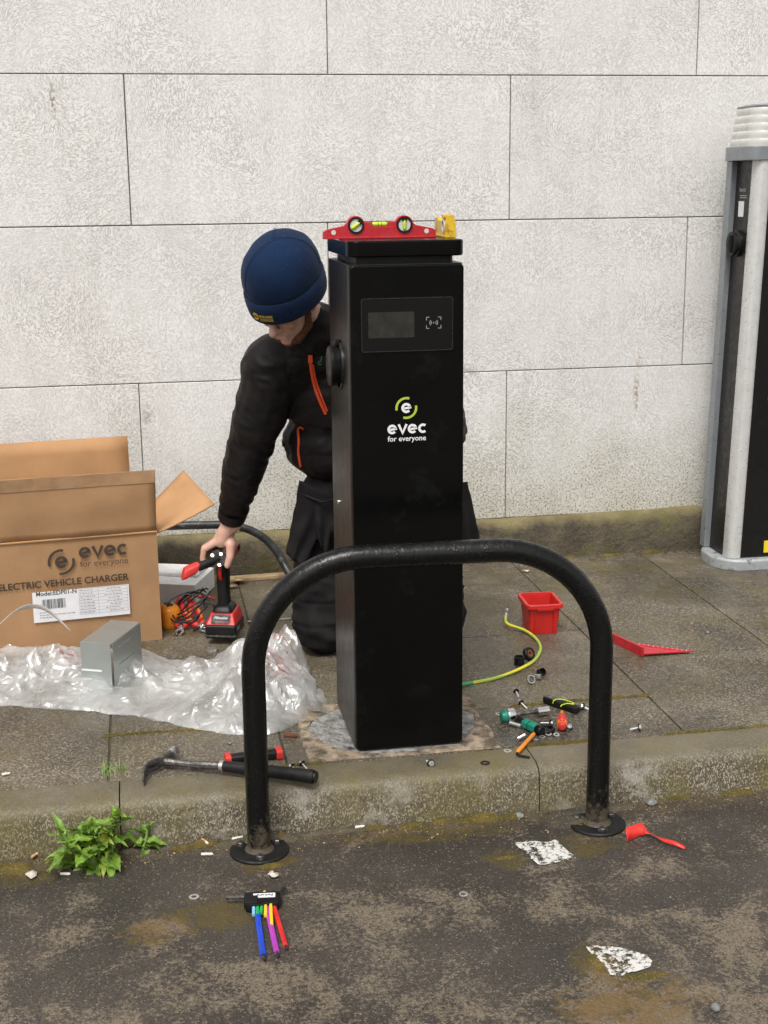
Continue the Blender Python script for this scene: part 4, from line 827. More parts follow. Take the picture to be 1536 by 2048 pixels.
# --- red tape on the road
P = catmull([(1.192,3.128,.008),(1.214,3.142,.006),(1.240,3.150,.010),(1.258,3.140,.010),(1.270,3.118,.010),(1.284,3.092,.008),(1.300,3.070,.010),(1.322,3.052,.004)], 6); n_ = len(P)
m = MB(); L = []
for i, p in enumerate(P):
    u = i/(n_-1); w = .026*(1-.5*u); tw = 1.25*math.sin(u*4.2)
    d = (Vector((.10,.60,.70)) if u < .34 else Vector((.35,.6,.25+.5*math.sin(u*9)))).normalized()*w*(1.5 if u < .34 else .85); L += [p-d*.2+Vector((0,0,.002)), p+d*.8]
for q in L: q.z = max(q.z, .0018)
m.add(L, [(2*i, 2*i+1, 2*i+3, 2*i+2) for i in range(n_-1)])
o = tag(obj('tape_strip', m, MT['redtape']), 'twisted strip of red tape lying on the asphalt', 'tape'); o.modifiers.new('thickness', 'SOLIDIFY').thickness = .0008
# --- tools beside the box: orange meter, pliers, black leads
om = thing('clamp_meter', 'yellow-orange meter tucked beside the cardboard box', 'meter', (.058,4.815,Gz), 20)
obj('case', MB().loft([[(x, y, z) for x, y in rrect(.072*s_k, .10*s_k, .030*s_k, 6)] for z, s_k in ((0,.86),(.015,1.0),(.04,.96),(.062,1.0),(.078,.8),(.082,.5))]), MT['orange'], om, angle=60)
obj('face', MB().prism(rrect(.026,.05,.010,4), .080, .085), MT['blk'], om, bevel=.002)
obj('side_grip', MB().box(.030, .040, -.030, .030, .018, .056), MT['yellow'], om, bevel=.004)
def pliers(lab, loc, rz, big):
    t = thing('pliers', lab, 'pliers', loc, rz)
    for s in (-1, 1):
        hd = catmull([(s*.008,0,.016),(s*.020,.03,.022),(s*.026,.07,.045),(s*.018,.125,.085)], 6)
        h = obj('handle', MB().tube(hd, [.009,.010]+[.0115]*(len(hd)-3)+[.009], 12), MT['red_rub'], t, angle=60)
        obj('grip_inlay', MB().tube([p+Vector((0,-.003,.0075)) for p in hd[6:14]], .005, 8), MT['orange'], h)
        jw = catmull([(s*.007,.004,.014),(-s*.006,-.014,.013),(s*.012*big,-.034,.011),(s*.006,-.062,.009)], 6)
        obj('jaw', MB().tube(jw, [.008,.009]+[.009-.0004*i for i in range(len(jw)-3)]+[.003], 10), MT['steel'], t)
    obj('pivot', MB().lathe([(.009,0),(.009,.004),(.006,.005),(.001,.005)], 16, T(0,-.002,.021)), MT['chrome'], t)
    return t
pliers('red-handled pliers with open grey jaws right beside the yellow meter', (.098,4.745,Gz), -10, 1.0)
pliers('red-handled adjustable pliers with wide jaws nearest the drill battery', (.168,4.748,Gz), 24, 1.5)
tl = thing('test_leads', 'tangled black test leads looped over the red pliers', 'cable', (.12,4.80,Gz))
for k in range(6):
    r_ = .052+.012*math.sin(k*2.1); lp = [(.004*k+r_*1.2*math.cos(a)*(1+.15*math.sin(3*a+k)), -.02+.006*k+.6*r_*math.sin(a), .072+.045*math.sin(a+k*.35)+.004*k) for a in np.linspace(0, 6.0, 26)]
    obj('lead', MB().tube(lp, .0028, 6), MT['blk'], tl)
obj('lead_end', MB().tube(catmull([(.06,-.03,.09),(.10,-.05,.085),(.085,-.07,.03),(.02,-.075,.004)], 6), .003, 6), MT['blk'], tl)
for s in (0, 1): obj('probe', MB().cap((.05+.03*s,.01,.105), .0055, (.085+.02*s,.015,.10-.012*s), .0035, 10, 3), MT['red_rub'], tl)
# --- black conduit along the wall, wood strip, grey strip
cd = thing('conduit', 'black flexible conduit lying along the plinth and bending to the paving', 'conduit', (.3,5.33,PZ))
cp2 = catmull([(-.75,5.36,.37),(-.30,5.36,.372),(.045,5.345,.374),(.20,5.335,.374),(.34,5.325,.366),(.435,5.31,.328),(.495,5.29,.270),(.530,5.26,.205),(.560,5.20,.152)], 8)
obj('hose', MB().tube(cp2, .0165, 14), MT['hose'], cd, off=(.3,5.33,PZ), angle=60)
obj('end_clip', MB().box(.520,.548,5.205,5.235,.131,.165, T(0,0,0)), MT['blk'], cd, off=(.3,5.33,PZ), bevel=.004)
o = tag(obj('timber_strip', wobble(MB().box(-.14,.16,-.022,.022,0,.016), .006), MT['wood'], bevel=.003), 'pale weathered strip of wood lying at the wall foot', 'timber'); place(o, .42,5.355,Gz, 3)
o = tag(obj('metal_strip', MB().box(-.10,.13,-.006,.006,0,.004), MT['steel'], bevel=.001), 'thin grey metal strip lying on the paving behind the drill', 'strip'); place(o, .44,4.80,Gz, 1)
# ================================================================== THE PERSON
PB = Vector((.72,4.50,PZ))
person = thing('person', 'person in navy beanie and black jacket kneeling behind the charger, holding a drill', 'person', PB)
# head frame
hc = Vector((.446,4.155,1.362)); hu = Vector((-.333,-.5,.8)).normalized(); hf = Vector((-.5,-.62,-.60)); hf = (hf-hu*hf.dot(hu)).normalized(); hx_ = hf.cross(hu)
HM = frame(hc, hx_, hf, hu)
H = lambda x, y, z: HM @ Vector((x, y, z))
HR = HM.to_3x3().to_4x4()
# drill frame (hand wraps its nose)
dO = Vector((.248,4.62,.157)); DZ = -17
DM = Matrix.Translation(dO) @ Euler((0, 0, rad(DZ))).to_matrix().to_4x4()
dfw = (DM.to_3x3() @ Vector((0,-1,0))); drt = (DM.to_3x3() @ Vector((1,0,0))); up = Vector((0,0,1))
nose = DM @ Vector((0,-.062,.285))
A = lambda t_, u_, r_: nose + dfw*t_ + up*u_ + drt*r_
b = MB()
b.ell(H(0,0,.03), (.076,.096,.108), HR); b.ell(H(0,.030,-.045), (.064,.070,.088), HR); b.ell(H(0,.040,-.098), (.048,.048,.036), HR); b.ell(H(0,.076,-.112), (.021,.018,.018), HR)
b.cap(H(0,.095,.0), .0095, H(0,.124,-.043), .0145, 12, 4)
for s in (-1, 1):
    b.ell(H(s*.0125,.106,-.047), (.009,.012,.008), HR); b.ell(H(s*.036,.070,-.036), (.026,.026,.026), HR); b.ell(H(s*.079,-.002,-.02), (.012,.026,.034), HR)
    b.ell(H(s*.031,.083,-.004), (.014,.010,.009), HR)
b.cap(H(-.036,.088,.014), .011, H(.036,.088,.014), .011); b.cap(H(-.019,.0955,-.076), .0062, H(.019,.0955,-.076), .0062); b.cap(H(-.015,.094,-.088), .0075, H(.015,.094,-.088), .0075)
b.cap(H(0,-.03,-.07), .060, (.585,4.33,1.18), .066)
# trunk and limbs beneath the clothes
b.cap((.66,4.40,1.05), .15, (.755,4.48,.78), .15); b.cap((.45,4.35,1.12), .065, (.88,4.40,1.12), .065); b.cap((.44,4.34,1.10), .055, (.362,4.365,.92), .048); b.cap((.362,4.365,.92), .046, (.286,4.555,.585), .030)
b.cap((.89,4.40,1.10), .055, (.968,4.34,.90), .048); b.cap((.968,4.34,.90), .044, (.90,4.06,.98), .030)
b.cap((.63,4.47,.66), .09, (.568,4.43,.25), .065); b.cap((.90,4.47,.66), .09, (.965,4.45,.25), .065); b.cap((.568,4.45,.235), .06, (.60,4.82,.20), .04); b.cap((.965,4.47,.235), .06, (.93,4.84,.20), .04); b.cap((.66,4.48,.70), .12, (.86,4.48,.70), .12)
# right hand over the drill nose
Wr = Vector((.286,4.560,.578))
fl_ = (1.0, 1.08, 1.02, .82)
for k in range(4):
    t0 = -.008-.0215*k; l = fl_[k]; R0 = .0108-.0007*(k == 3)
    kn, pip, dip, tip = A(t0,.050,-.016), A(t0+.002,.030,-.049*l), A(t0+.003,-.004,-.055), A(t0+.004,-.030*l,-.041)
    b.cap(Wr+Vector((0,0,-.02))+drt*(.012-.010*k), .019, kn, .0135); b.cap(kn, .0128, pip, R0+.0008); b.cap(pip, R0+.0006, dip, R0-.0005); b.cap(dip, R0-.0006, tip, R0-.0018)
b.cap(Wr, .0285, A(-.035,.060,.004), .026); b.cap(Wr, .027, A(-.015,.058,.010), .024)
cmc, mcp, ip, tt = A(-.030,.072,.030), A(-.004,.046,.046), A(.010,.010,.046), A(.014,-.020,.036)
b.cap(Wr, .024, cmc, .022); b.cap(cmc, .021, mcp, .0175); b.cap(mcp, .0165, ip, .0140); b.cap(ip, .0140, tt, .0115)
# left hand flat on the back of the charger
Wl = Vector((.90,4.06,.98))
b.cap(Wl, .028, (.862,3.995,1.02), .026)
for k in range(4): b.cap((.872-.020*k,3.985,1.03), .012, (.850-.024*k,3.950,1.08), .0098); b.cap((.850-.024*k,3.950,1.08), .0095, (.838-.026*k,3.944,1.115), .008)
b.cap((.885,4.01,.99), .015, (.905,3.955,1.045), .010)
bme = remesh(b, .0034, 5, .5)
obj('body', None, MT['skin'], person, mesh=bme, off=PB)
# face details
for s in (-1, 1):
    obj('eyebrow', MB().tube(catmull([H(s*.014,.099,.016), H(s*.030,.097,.021), H(s*.047,.086,.015)], 4), [.0035]*4+[.004]*3+[.003]*2, 8), MT['hairdark'], person, off=PB)
    obj('eye', MB().ell(H(s*.031,.0865,-.006), (.011,.0085,.0065), HR, 14, 10), MT['eyew'], person, off=PB)
bb = MB()
for s in (-1, 1):
    bb.cap(H(s*.066,.012,-.03), .012, H(s*.058,.030,-.085), .017); bb.cap(H(s*.058,.030,-.085), .018, H(s*.030,.066,-.112), .018)
bb.cap(H(-.03,.062,-.114), .016, H(.03,.062,-.114), .016); bb.ell(H(0,.072,-.121), (.025,.018,.018), HR)
bme = remesh(bb, .0030, 3); displace(bme, lambda p, n: .0022*nz(p, 260, 1)+.0015*nz(p, 130, 2)); obj('beard', None, MT['beard'], person, mesh=bme, off=PB)
# ---- beanie
SX, SY = .110, .137
TLT = HM @ T(0,-.006,-.004,5,-3,0)
def bean(prof, n=72, jit=.0):
    m = MB().lathe(prof, n, None, SX, SY, cap=False); out = []
    for (x, y, z) in m.v:
        d = Vector((x, y, 0)); r = d.length; k = 1+jit*(nz((x*9, y*9, z*9), 1, 3)+.5*nz((x*24, y*24, z*18), 1, 4)); 
        sag = .010*nz((x*7, y*7, z*5), 1, 8)*(z > .075)
        out.append((x*k, y*k, z*(1+.0)+sag))
    m.v = out; return m
dome = [(.985,.050),(1.01,.066),(1.02,.085),(1.0,.108),(.955,.132),(.87,.155),(.74,.173),(.56,.187),(.36,.195),(.16,.199),(.01,.200)]
bo = obj('beanie', bean(dome, 72, .035), MT['navy'], person, angle=80); me_ = bo.data; me_.transform(TLT); me_.transform(Matrix.Translation(-PB))
def seam_pts(side):
    return [Vector((SX*r_*math.sin(a)*1.012, SY*r_*math.cos(a)*1.012, z_+.0015)) for (r_, z_), a in zip(dome[2:], [side]*len(dome[2:]))]
for a in (.5, 2.6, 4.3):
    so_ = obj('crown_seam', MB().tube(seam_pts(a), .0010, 6), MT['navy'], bo); so_.data.transform(TLT); so_.data.transform(Matrix.Translation(-PB))
cuff = [(.965,-.004),(1.0,-.008),(1.045,-.004),(1.065,.012),(1.07,.035),(1.06,.054),(1.03,.062),(.995,.060),(.98,.050)]
cu = obj('cuff', bean(cuff, 72, .018), MT['navy'], bo, angle=80); cu.data.transform(TLT); cu.data.transform(Matrix.Translation(-PB))
def onc(x, z, lift=.004, th0=.02):
    th = th0 - x/.128; q = 1.072
    return TLT @ Vector(((SX*q+lift)*math.sin(th), (SY*q+lift)*math.cos(th), z)) - PB
def bent(mb_flat): mb_flat.v = [tuple(onc(p[0], p[1], p[2])) for p in mb_flat.v]; return mb_flat
I4 = Matrix.Identity(4)
m = MB(); c0 = (-.026,.026); m.add([(c0[0], c0[1], .0042)]+[(x, y, .0042) for x, y in arc(c0[0], c0[1], .0125, 0, 345, 23)], [(0, 1+i, 1+(i+1) % 24) for i in range(24)])
add_text(m, T(0,0,.0045), 'BUILDERS', -.011, .034, .026, .0345, bold=.03); add_text(m, T(0,0,.0045), 'WAREHOUSE', -.011, .034, .0165, .0235, bold=.02)
m.add([(-.011,.0125,.0045),(.034,.0125,.0045),(.034,.0142,.0045),(-.011,.0142,.0045)], [(0,1,2,3)])
obj('patch_lettering', bent(m), MT['patch_yellow'], cu, fix=False)
m = MB(); add_text(m, T(0,0,.0055), 'selco', c0[0]-.0105, c0[0]+.0105, c0[1]-.004, c0[1]+.006, bold=.03); obj('patch_badge_text', bent(m), MT['blk'], cu, fix=False)
# ---- jacket
j = MB()
j.ell((.742,4.455,.86), (.292,.175,.175)); j.ell((.675,4.40,1.04), (.245,.160,.19)); j.cap((.418,4.34,1.118), .104, (.90,4.405,1.11), .098); j.cap((.62,4.37,1.16), .10, (.545,4.262,1.248), .086)
j.cap((.575,4.30,1.185), .088, (.425,4.335,1.135), .098); j.cap((.755,4.48,.90), .20, (.765,4.485,.83), .205)
j.cap((.413,4.335,1.09), .096, (.362,4.365,.935), .084); j.cap((.362,4.365,.935), .083, (.316,4.46,.76), .068); j.cap((.318,4.46,.76), .070, (.288,4.548,.612), .049)
j.cap((.905,4.40,1.08), .098, (.972,4.34,.90), .083); j.cap((.972,4.34,.90), .082, (.92,4.12,.96), .058)
jme = remesh(j, .0055, 14, .6)
ax0, ax1 = Vector((.40,4.34,1.05)), Vector((.288,4.548,.612))
def jw(p, n):
    arm = p.x < .475 - .0*p.z and (p.x < .455 or p.z < .8)
    w = .0
    if arm:
        s = (p-ax0).dot((ax1-ax0).normalized())
        w += .0065*(.5-1.5*abs(nz((s*17+1.6*nz(p, 9, 5), p.x*8, p.y*8), 1, 1))) + .003*nz((s*45, p.x*18, p.y*18), 1, 2)
    else:
        for zz, sl in ((1.165,.02),(1.085,-.04),(1.0,.05),(.915,-.08),(.835,.10)):
            d = abs(p.z - zz - sl*(p.x-.6)); w -= .0028*math.exp(-(d/.006)**2)
        w += .0012*math.cos((p.z-1.165)/.083*2*math.pi+math.pi) + .008*nz((p.x*9+p.z*9, p.y*6, p.z*15-p.x*7), 1, 3) + .004*nz(p, 34, 4)
    return w
displace(jme, jw)
jo = obj('jacket', None, MT['jacket'], person, mesh=jme, off=PB)
bvh = BVHTree.FromPolygons([v.co+PB for v in jme.vertices], [tuple(p.vertices) for p in jme.polygons])
def onj(x, z, lift=.002):
    h = bvh.ray_cast(Vector((x, 3.0, z)), Vector((.10,.99,-.06)).normalized()); return (h[0]+h[1]*lift) if h[0] else None
def zipper(name, pts, r):
    q = catmull([(x, z, 0) for x, z in pts], 6); q = [h for h in (onj(p.x-.13, p.y+.078) for p in q) if h and h.y < 4.6]
    q = [(q[max(i-1,0)]+q[i]+q[min(i+1,len(q)-1)])/3 for i in range(len(q))]
    o = obj(name, MB().tube(q, r, 8), MT['trim_orange'], jo, off=PB); return q
z1 = zipper('chest_zip', [(.528,1.153),(.536,1.09),(.551,1.035),(.577,.972)], .0052); zipper('chest_zip_edge', [(.536,1.140),(.546,1.085),(.562,1.035),(.582,.982)], .0028)
obj('zip_pull', MB().box(-.007,.007,-.004,.004,-.012,.014, Matrix.Translation(z1[0]+Vector((0,-.006,.004)))), MT['trim_orange'], jo, off=PB, bevel=.002)
zipper('pocket_zip', [(.488,.918),(.490,.88),(.488,.84),(.494,.79)], .0042); zipper('pocket_piping', [(.490,.920),(.497,.926),(.506,.918)], .003)
m = MB(); pc = onj(.560-.13, 1.142+.078, .003); ribbon(m, arc(0,0,.0055,40,330,14), .0018, frame(pc, (1,0,0), (0,0,1), (0,-1,0))); ribbon(m, [(.002,.008),(.006,.022)], .002, frame(pc, (1,0,0), (0,0,1), (0,-1,0)))
obj('chest_logo', m, MT['cgreen'], jo, off=PB, fix=False)
cd_ = (Vector((.288,4.548,.612))-Vector((.318,4.46,.76))).normalized(); ce = Vector((.288,4.548,.612))
obj('sleeve_cuff', MB().tube([ce-cd_*.006, ce+cd_*.012, ce+cd_*.034, ce+cd_*.040, ce+cd_*.036], [.0505,.0500,.0475,.045,.036], 26, cap=False), MT['jacket'], jo, off=PB)
# ---- trousers
t_ = MB()
t_.ell((.765,4.495,.68), (.245,.165,.145)); t_.cap((.635,4.47,.66), .128, (.572,4.435,.26), .104); t_.cap((.90,4.47,.66), .128, (.968,4.45,.27), .104)
t_.ell((.570,4.425,.235), (.105,.105,.108)); t_.ell((.968,4.445,.235), (.105,.105,.108))
t_.cap((.572,4.46,.222), .090, (.60,4.80,.205), .066); t_.cap((.968,4.48,.222), .090, (.93,4.82,.205), .066)
t_.ell((.615,4.36,.60), (.075,.05,.06))
tme = remesh(t_, .006, 12, .6)
def tw(p, n):
    w = .013*(.4-1.4*abs(nz((p.x*7+p.z*5, p.y*7, p.z*13+2*nz(p, 6, 1)), 1, 2)))+.005*nz((p.x*22, p.y*22, p.z*30), 1, 3)
    for zz in (.245, .325): w -= .004*math.exp(-((p.z-zz-.05*(p.x-.57))/.006)**2)
    return w
displace(tme, tw)
for v in tme.vertices:
    if v.co.z < PZ+.003: v.co.z = PZ+.003
to = obj('trousers', None, MT['trouser'], person, mesh=tme, off=PB)
def flap(name, c, thick=.004):
    a0, a1, b0, b1 = [Vector(q) for q in c]
    def fn(u, v):
        p = a0.lerp(a1, u).lerp(b0.lerp(b1, u), v); p.y += -.022*math.sin(math.pi*u)*(.4+v)+.012*math.sin(u*9+v*3)*v; p.x += .005*nz((u*4, v*5, 0), 1); return p-PB
    o = obj(name, MB().grid(fn, 22, 18), MT['trouser'], to); s = o.modifiers.new('thickness', 'SOLIDIFY'); s.thickness = thick; s.offset = -1; return o
flap('holster_pocket', [(.490,4.325,.752),(.606,4.315,.70),(.446,4.37,.497),(.500,4.335,.455)])
flap('pocket_facing', [(.495,4.335,.735),(.612,4.318,.715),(.545,4.325,.55),(.575,4.318,.50)])
flap('holster_pocket', [(.99,4.34,.72),(1.075,4.42,.70),(1.03,4.34,.50),(1.118,4.43,.50)])
obj('pocket_trim', MB().tube(catmull([Vector((.505,4.318,.705)), Vector((.56,4.295,.685)), Vector((.595,4.300,.69))], 5), .004, 8), MT['jacket'], to, off=PB)
for x, y in ((.60,4.86), (.93,4.88)):
    m = MB(); m.cap((x,y-.02,.19), .052, (x,y+.10,.195), .045); m.cap((x,y+.09,.20), .044, (x,y+.11,.185), .046); bm_ = remesh(m, .006, 4)
    bt = obj('boot', None, MT['boot'], person, mesh=bm_, off=PB)
    obj('sole', MB().prism(rrect(.09,.075,.03,6), 0, .018, frame((x,y+.135,.185), (1,0,0), (0,0,1), (0,1,0))), MT['blk2'], bt, off=PB, bevel=.003)

# ================================================================== CORDLESS DRILL (held)
dr = thing('cordless_drill', 'red and black cordless drill with right-angle attachment held by the person', 'drill', dO, DZ)
def BX(x0, x1, y0, y1, z0, z1): return MB().box(x0, x1, y0, y1, z0, z1)
bat = obj('battery', BX(-.055,.055,-.070,.066,-.004,.046), MT['blk'], dr, bevel=.008, seg=3)
obj('battery_foot', BX(-.0555,.0555,-.0705,.0665,.0,.014), MT['darksteel'], bat, bevel=.005)
m = MB(); m.add([(-.054,-.068,.045),(.054,-.068,.045),(.054,.066,.045),(-.054,.066,.045),(-.040,-.036,.082),(.040,-.036,.082),(.040,.060,.086),(-.040,.060,.086)], [(3,2,1,0),(4,5,6,7),(0,1,5,4),(1,2,6,5),(2,3,7,6),(3,0,4,7)])
obj('battery_cover', m, MT['red'], dr, bevel=.006, seg=3)
sl = (Vector((0,-.036,.082))-Vector((0,-.068,.045))).normalized(); nm = Vector((1,0,0)).cross(sl)
LP = frame(Vector((0,-.068,.045))+nm*.0012, (1,0,0), sl, nm)
np_ = obj('name_panel', MB().prism(rrect(.066,.036,.005,3,0,.024), -.001, .0012, LP), MT['blk'], dr)
m = MB(); add_text(m, LP @ T(0,0,.0016), 'Milwaukee', -.024, .024, .024, .034, bold=.0, shear=.3); obj('panel_lettering', m, MT['white_print'], np_, fix=False)
m = MB(); ribbon(m, [(-.026,.018),(-.026,.037),(-.022,.039)], .0015, LP @ T(0,0,.0016)); ribbon(m, [(-.024,.014),(.024,.014)], .0022, LP @ T(0,0,.0016)); obj('panel_marks', m, MT['redink'], np_, fix=False)
SPn = frame((.0557,0,0), (0,1,0), (0,0,1), (1,0,0))
m = MB(); add_text(m, SPn, '5.0', -.045, -.015, .022, .036, bold=.02); obj('battery_lettering', m, MT['white_print'], bat, fix=False)
m = MB(); ribbon(m, [(-.006,.032),(.045,.032)], .003, SPn); ribbon(m, [(-.006,.025),(.03,.025)], .003, SPn); obj('battery_marks', m, MT['redink'], bat, fix=False)
obj('foot', MB().loft([[(x, y+.008, z) for x, y in rrect(w, d, .015, 4)] for w, d, z in ((.072,.095,.084),(.066,.085,.096),(.048,.058,.108))]), MT['blk'], dr, angle=50)
hdl = obj('handle', MB().loft([[(x, y+yo, z) for x, y in rrect(w, d, min(w, d)*.42, 6)] for w, d, yo, z in ((.044,.054,.008,.104),(.041,.050,.006,.13),(.042,.054,.004,.18),(.043,.058,.010,.225),(.046,.07,.018,.262))]), MT['blk2'], dr, angle=60)
obj('trigger_guard', MB().tube(catmull([(0,-.040,.250),(0,-.046,.230),(0,-.036,.208),(0,-.020,.200)], 5), .007, 8), MT['red'], dr)
obj('trigger', BX(-.009,.009,-.040,-.016,.208,.246), MT['blk'], dr, bevel=.004)
YM = frame((0,0,.285), (1,0,0), (0,0,-1), (0,1,0))
obj('motor_housing', MB().lathe([(.030,-.035),(.034,-.02),(.040,.02),(.043,.05),(.041,.085),(.030,.105),(.012,.112),(.001,.112)], 30, YM), MT['redm'], dr, angle=50)
for k in range(5): obj('cooling_slot', MB().box(.030,.0432,.050+.010*k,.053+.010*k,.276,.296), MT['blk'], dr)
nb = obj('nose', MB().lathe([(.001,-.066),(.012,-.068),(.029,-.066),(.032,-.058),(.033,-.034)], 30, YM), MT['darksteel'], dr)
for a in (55, 145, 285): obj('led', MB().lathe([(.0052,0),(.0045,.0022),(.001,.003)], 14, YM @ T(.0215*math.cos(rad(a)), -.0215*math.sin(rad(a)), -.0665, 180)), MT['led'], nb)
at = obj('attachment_arm', MB().tube([(0,-.066,.285),(-.012,-.082,.281),(-.045,-.098,.270),(-.060,-.105,.265)], [.012,.014,.0155,.0165], 16), MT['blk2'], dr)
obj('attachment_head', MB().loft([[Vector((-.058,-.104,.266))+Vector((-.045,-.02,-.018)).normalized()*d + Vector((.25,-.55,.0)).normalized()*x*s + Vector((.1,.1,.45)).normalized()*y*s for x, y in rrect(.040,.040,.014,4)] for d, s in ((0,.8),(.010,1.0),(.045,1.12),(.058,1.05))]), MT['red_rub'], at, bevel=.002)
# ================================================================== CLEAR PLASTIC BAG
def lerp_pts(P, x):
    for (x0, y0), (x1, y1) in zip(P, P[1:]):
        if x <= x1: t = max(0, (x-x0)/(x1-x0)); t = t*t*(3-2*t)*.5+t*.5; return y0+(y1-y0)*t
    return P[-1][1]
FRONT = [(-1.0,4.20),(-.48,4.12),(-.29,4.05),(-.10,3.965),(.12,3.80),(.23,3.735),(.32,3.72),(.42,3.80),(.47,3.90),(.50,4.02)]
BACK = [(-1.0,4.60),(-.30,4.58),(-.05,4.56),(.06,4.40),(.18,4.34),(.30,4.42),(.38,4.47),(.46,4.44),(.50,4.12)]
PEAK = [(-1.0,.07),(-.6,.085),(-.35,.10),(-.2,.085),(.0,.065),(.15,.10),(.28,.165),(.38,.175),(.45,.14),(.50,.03)]
def ridge(p, s, seed):
    d, _ = mnoise.voronoi(Vector((p[0]*s+seed*3.3, p[1]*s*1.3+seed, seed*1.7)))
    return d[1]-d[0]
def film(seed, amp, base):
    def fn(u, v):
        x = -.95+1.45*u; yf, yb = lerp_pts(FRONT, x), lerp_pts(BACK, x); e = math.sin(math.pi*v)**.6
        yf += .012*nz((x*14, seed, 0), 1); yb += .02*nz((x*11, seed, 4), 1)
        y = yf+(yb-yf)*v; wx, wy = x+.03*nz((x*6, y*6, seed), 1, 5), y+.03*nz((x*6, y*6, seed), 1, 6)
        sl = wx*.75+wy*.65; s2 = wx*-.5+wy*.85
        h = .55+.28*nz((wx*5, wy*7, seed), 1, 1) + .55*(.55-1.6*abs(nz((s2*9+.6*nz((wx*4, wy*4, 1), 1), sl*2.2, seed), 1, 2))) + .4*(.5-1.6*abs(nz((sl*13+.6*nz((wx*5, wy*5, 1), 1), s2*2.6, seed), 1, 4))) + .22*(ridge((wx, wy*1.4), 6.5, seed)-.35) + .12*(.4-1.5*abs(nz((wx*21, wy*27, seed), 1, 6)))
        env = lerp_pts(PEAK, x)*(e*(.65+.35*math.sin(math.pi*min(1, v*.9))))
        z = PZ+base+max(.0, h)*env*amp + .003*abs(nz((wx*40, wy*40, 2), 1, 7))*(e+.2)
        return (x+.012*nz((x*22, y*22, seed), 1, 8), y+.012*nz((x*22, y*22, seed), 1, 9), max(PZ+.002, z))
    return MB().grid(fn, 210, 96)
bag = thing('plastic_bag', 'crumpled clear plastic bag spread across the paving by the box', 'plastic bag', (0,4.15,PZ))
obj('upper_sheet', film(1, 1.05, .004), MT['film'], bag, off=(0,4.15,PZ), angle=28, fix=False)
obj('lower_sheet', film(5, .62, .002), MT['film'], bag, off=(0,4.15,PZ), angle=75, fix=False)
def tail(u, v):
    x = .40+.115*u; y = 3.86+.17*v-.02*u+.05*u*v; return (x+.01*nz((u*5, v*5, 0), 1, 2), y, PZ+.004+.055*(1-u)*math.sin(math.pi*(.15+.8*v))*abs(1+.7*nz((u*7, v*7, 0), 1, 3)))
obj('torn_corner', MB().grid(tail, 26, 26), MT['film'], bag, off=(0,4.15,PZ), angle=75, fix=False)

# ================================================================== WEEDS
def leaf_mesh(L, w, bend, wave, seed):
    def fn(u, v):
        s = v; wd = w*(math.sin(math.pi*min(1, s**.75*1.0))**.8*(1-.25*s)+.06*(1-s)); y = (u-.5)*2*wd*(1+.10*math.sin(s*34+seed)*(abs(u-.5)*2))
        z = -bend*s*s*L + abs(u-.5)*2*wd*.45 + wave*math.sin(s*13+seed)*abs(u-.5)*2*wd*.7
        return (s*L, y, z)
    m = mesh_from(MB().grid(fn, 7, 14), angle=80, fix=False, name='leaf'); m.materials.append(MT['leaf']); return m
LM = [leaf_mesh(.112,.0175,.25,.5,1), leaf_mesh(.095,.0200,.45,.6,2), leaf_mesh(.085,.0160,.10,.7,3), leaf_mesh(.066,.0190,.6,.6,4), leaf_mesh(.055,.014,.1,.4,5)]
def weed(name, label, x, y, n, h, spread, scale, seed):
    rng = random.Random(seed); t = thing(name, label, 'weed', (x, y, .0))
    stems = [Vector((rng.uniform(-.03,.03)*spread, rng.uniform(-.02,.03)*spread, 0)) for _ in range(max(1, n//14))]
    tops = []
    for i, s in enumerate(stems):
        tip = s+Vector((rng.uniform(-.04,.03), rng.uniform(-.045,.02), h*rng.uniform(.55,1.0) if i else h)); tops.append(tip)
        obj('stem', MB().tube([s, s.lerp(tip, .5)+Vector((.005,0,.01)), tip], [.004,.0035,.002], 8), MT['stem'], t)
    for k in range(n):
        i = k % len(stems); f = ((k//len(stems))+rng.random())/max(1, (n/len(stems))); f = min(1, f)
        p = stems[i].lerp(tops[i], f); o = obj('leaf', None, None, t, mesh=LM[4] if f > .92 else LM[rng.randrange(4)])
        az = rng.uniform(0, 360) if rng.random() < .45 else rng.uniform(185, 355); pitch = -10+75*f**1.6+rng.uniform(-12,12); sc = scale*(1.05-.42*f)*rng.uniform(.8,1.15)
        o.matrix_local = Matrix.Translation(p) @ Euler((rad(rng.uniform(-25,25)), rad(-pitch), rad(az))).to_matrix().to_4x4() @ Matrix.Scale(sc, 4)
    return t
weed('leafy_weed', 'bushy bright green weed with yellowing lower leaves at the kerb foot', -.172,3.292,98,.122,1.6,.94,23)
weed('weed_seedling', 'smaller green weed with one yellow leaf beside the bushy one', -.062,3.312,15,.060,.5,.68,5)
# grass tufts growing in a slab joint
def tuft(label, x, y, z, n, h, seed):
    rng = random.Random(seed); m = MB()
    for k in range(n):
        a = rng.uniform(0, 6.28); l = h*rng.uniform(.5,1); p0 = Vector((rng.uniform(-.03,.03), rng.uniform(-.012,.012), 0)); d = Vector((math.cos(a)*.5, math.sin(a)*.5, 1))*l
        w = Vector((.0012,0,0)); p1 = p0+d*.6; p2 = p0+d+Vector((math.cos(a)*l*.4, math.sin(a)*l*.3, -l*.25))
        m.add([p0-w, p0+w, p1+w*.8, p1-w*.8, p2], [(0,1,2,3),(3,2,4)])
    o = obj('grass_tuft', m, MT['straw'] if seed % 2 else MT['stem'], fix=False); place(o, x, y, z); tag(o, label, 'grass')
tuft('sparse green grass tuft in the slab joint above the kerb', -.13,3.545,PZ-.004,40,.05,4)
tuft('dry straw stalks lying beside the grass tuft in the slab joint', -.115,3.515,PZ-.004,16,.035,3)

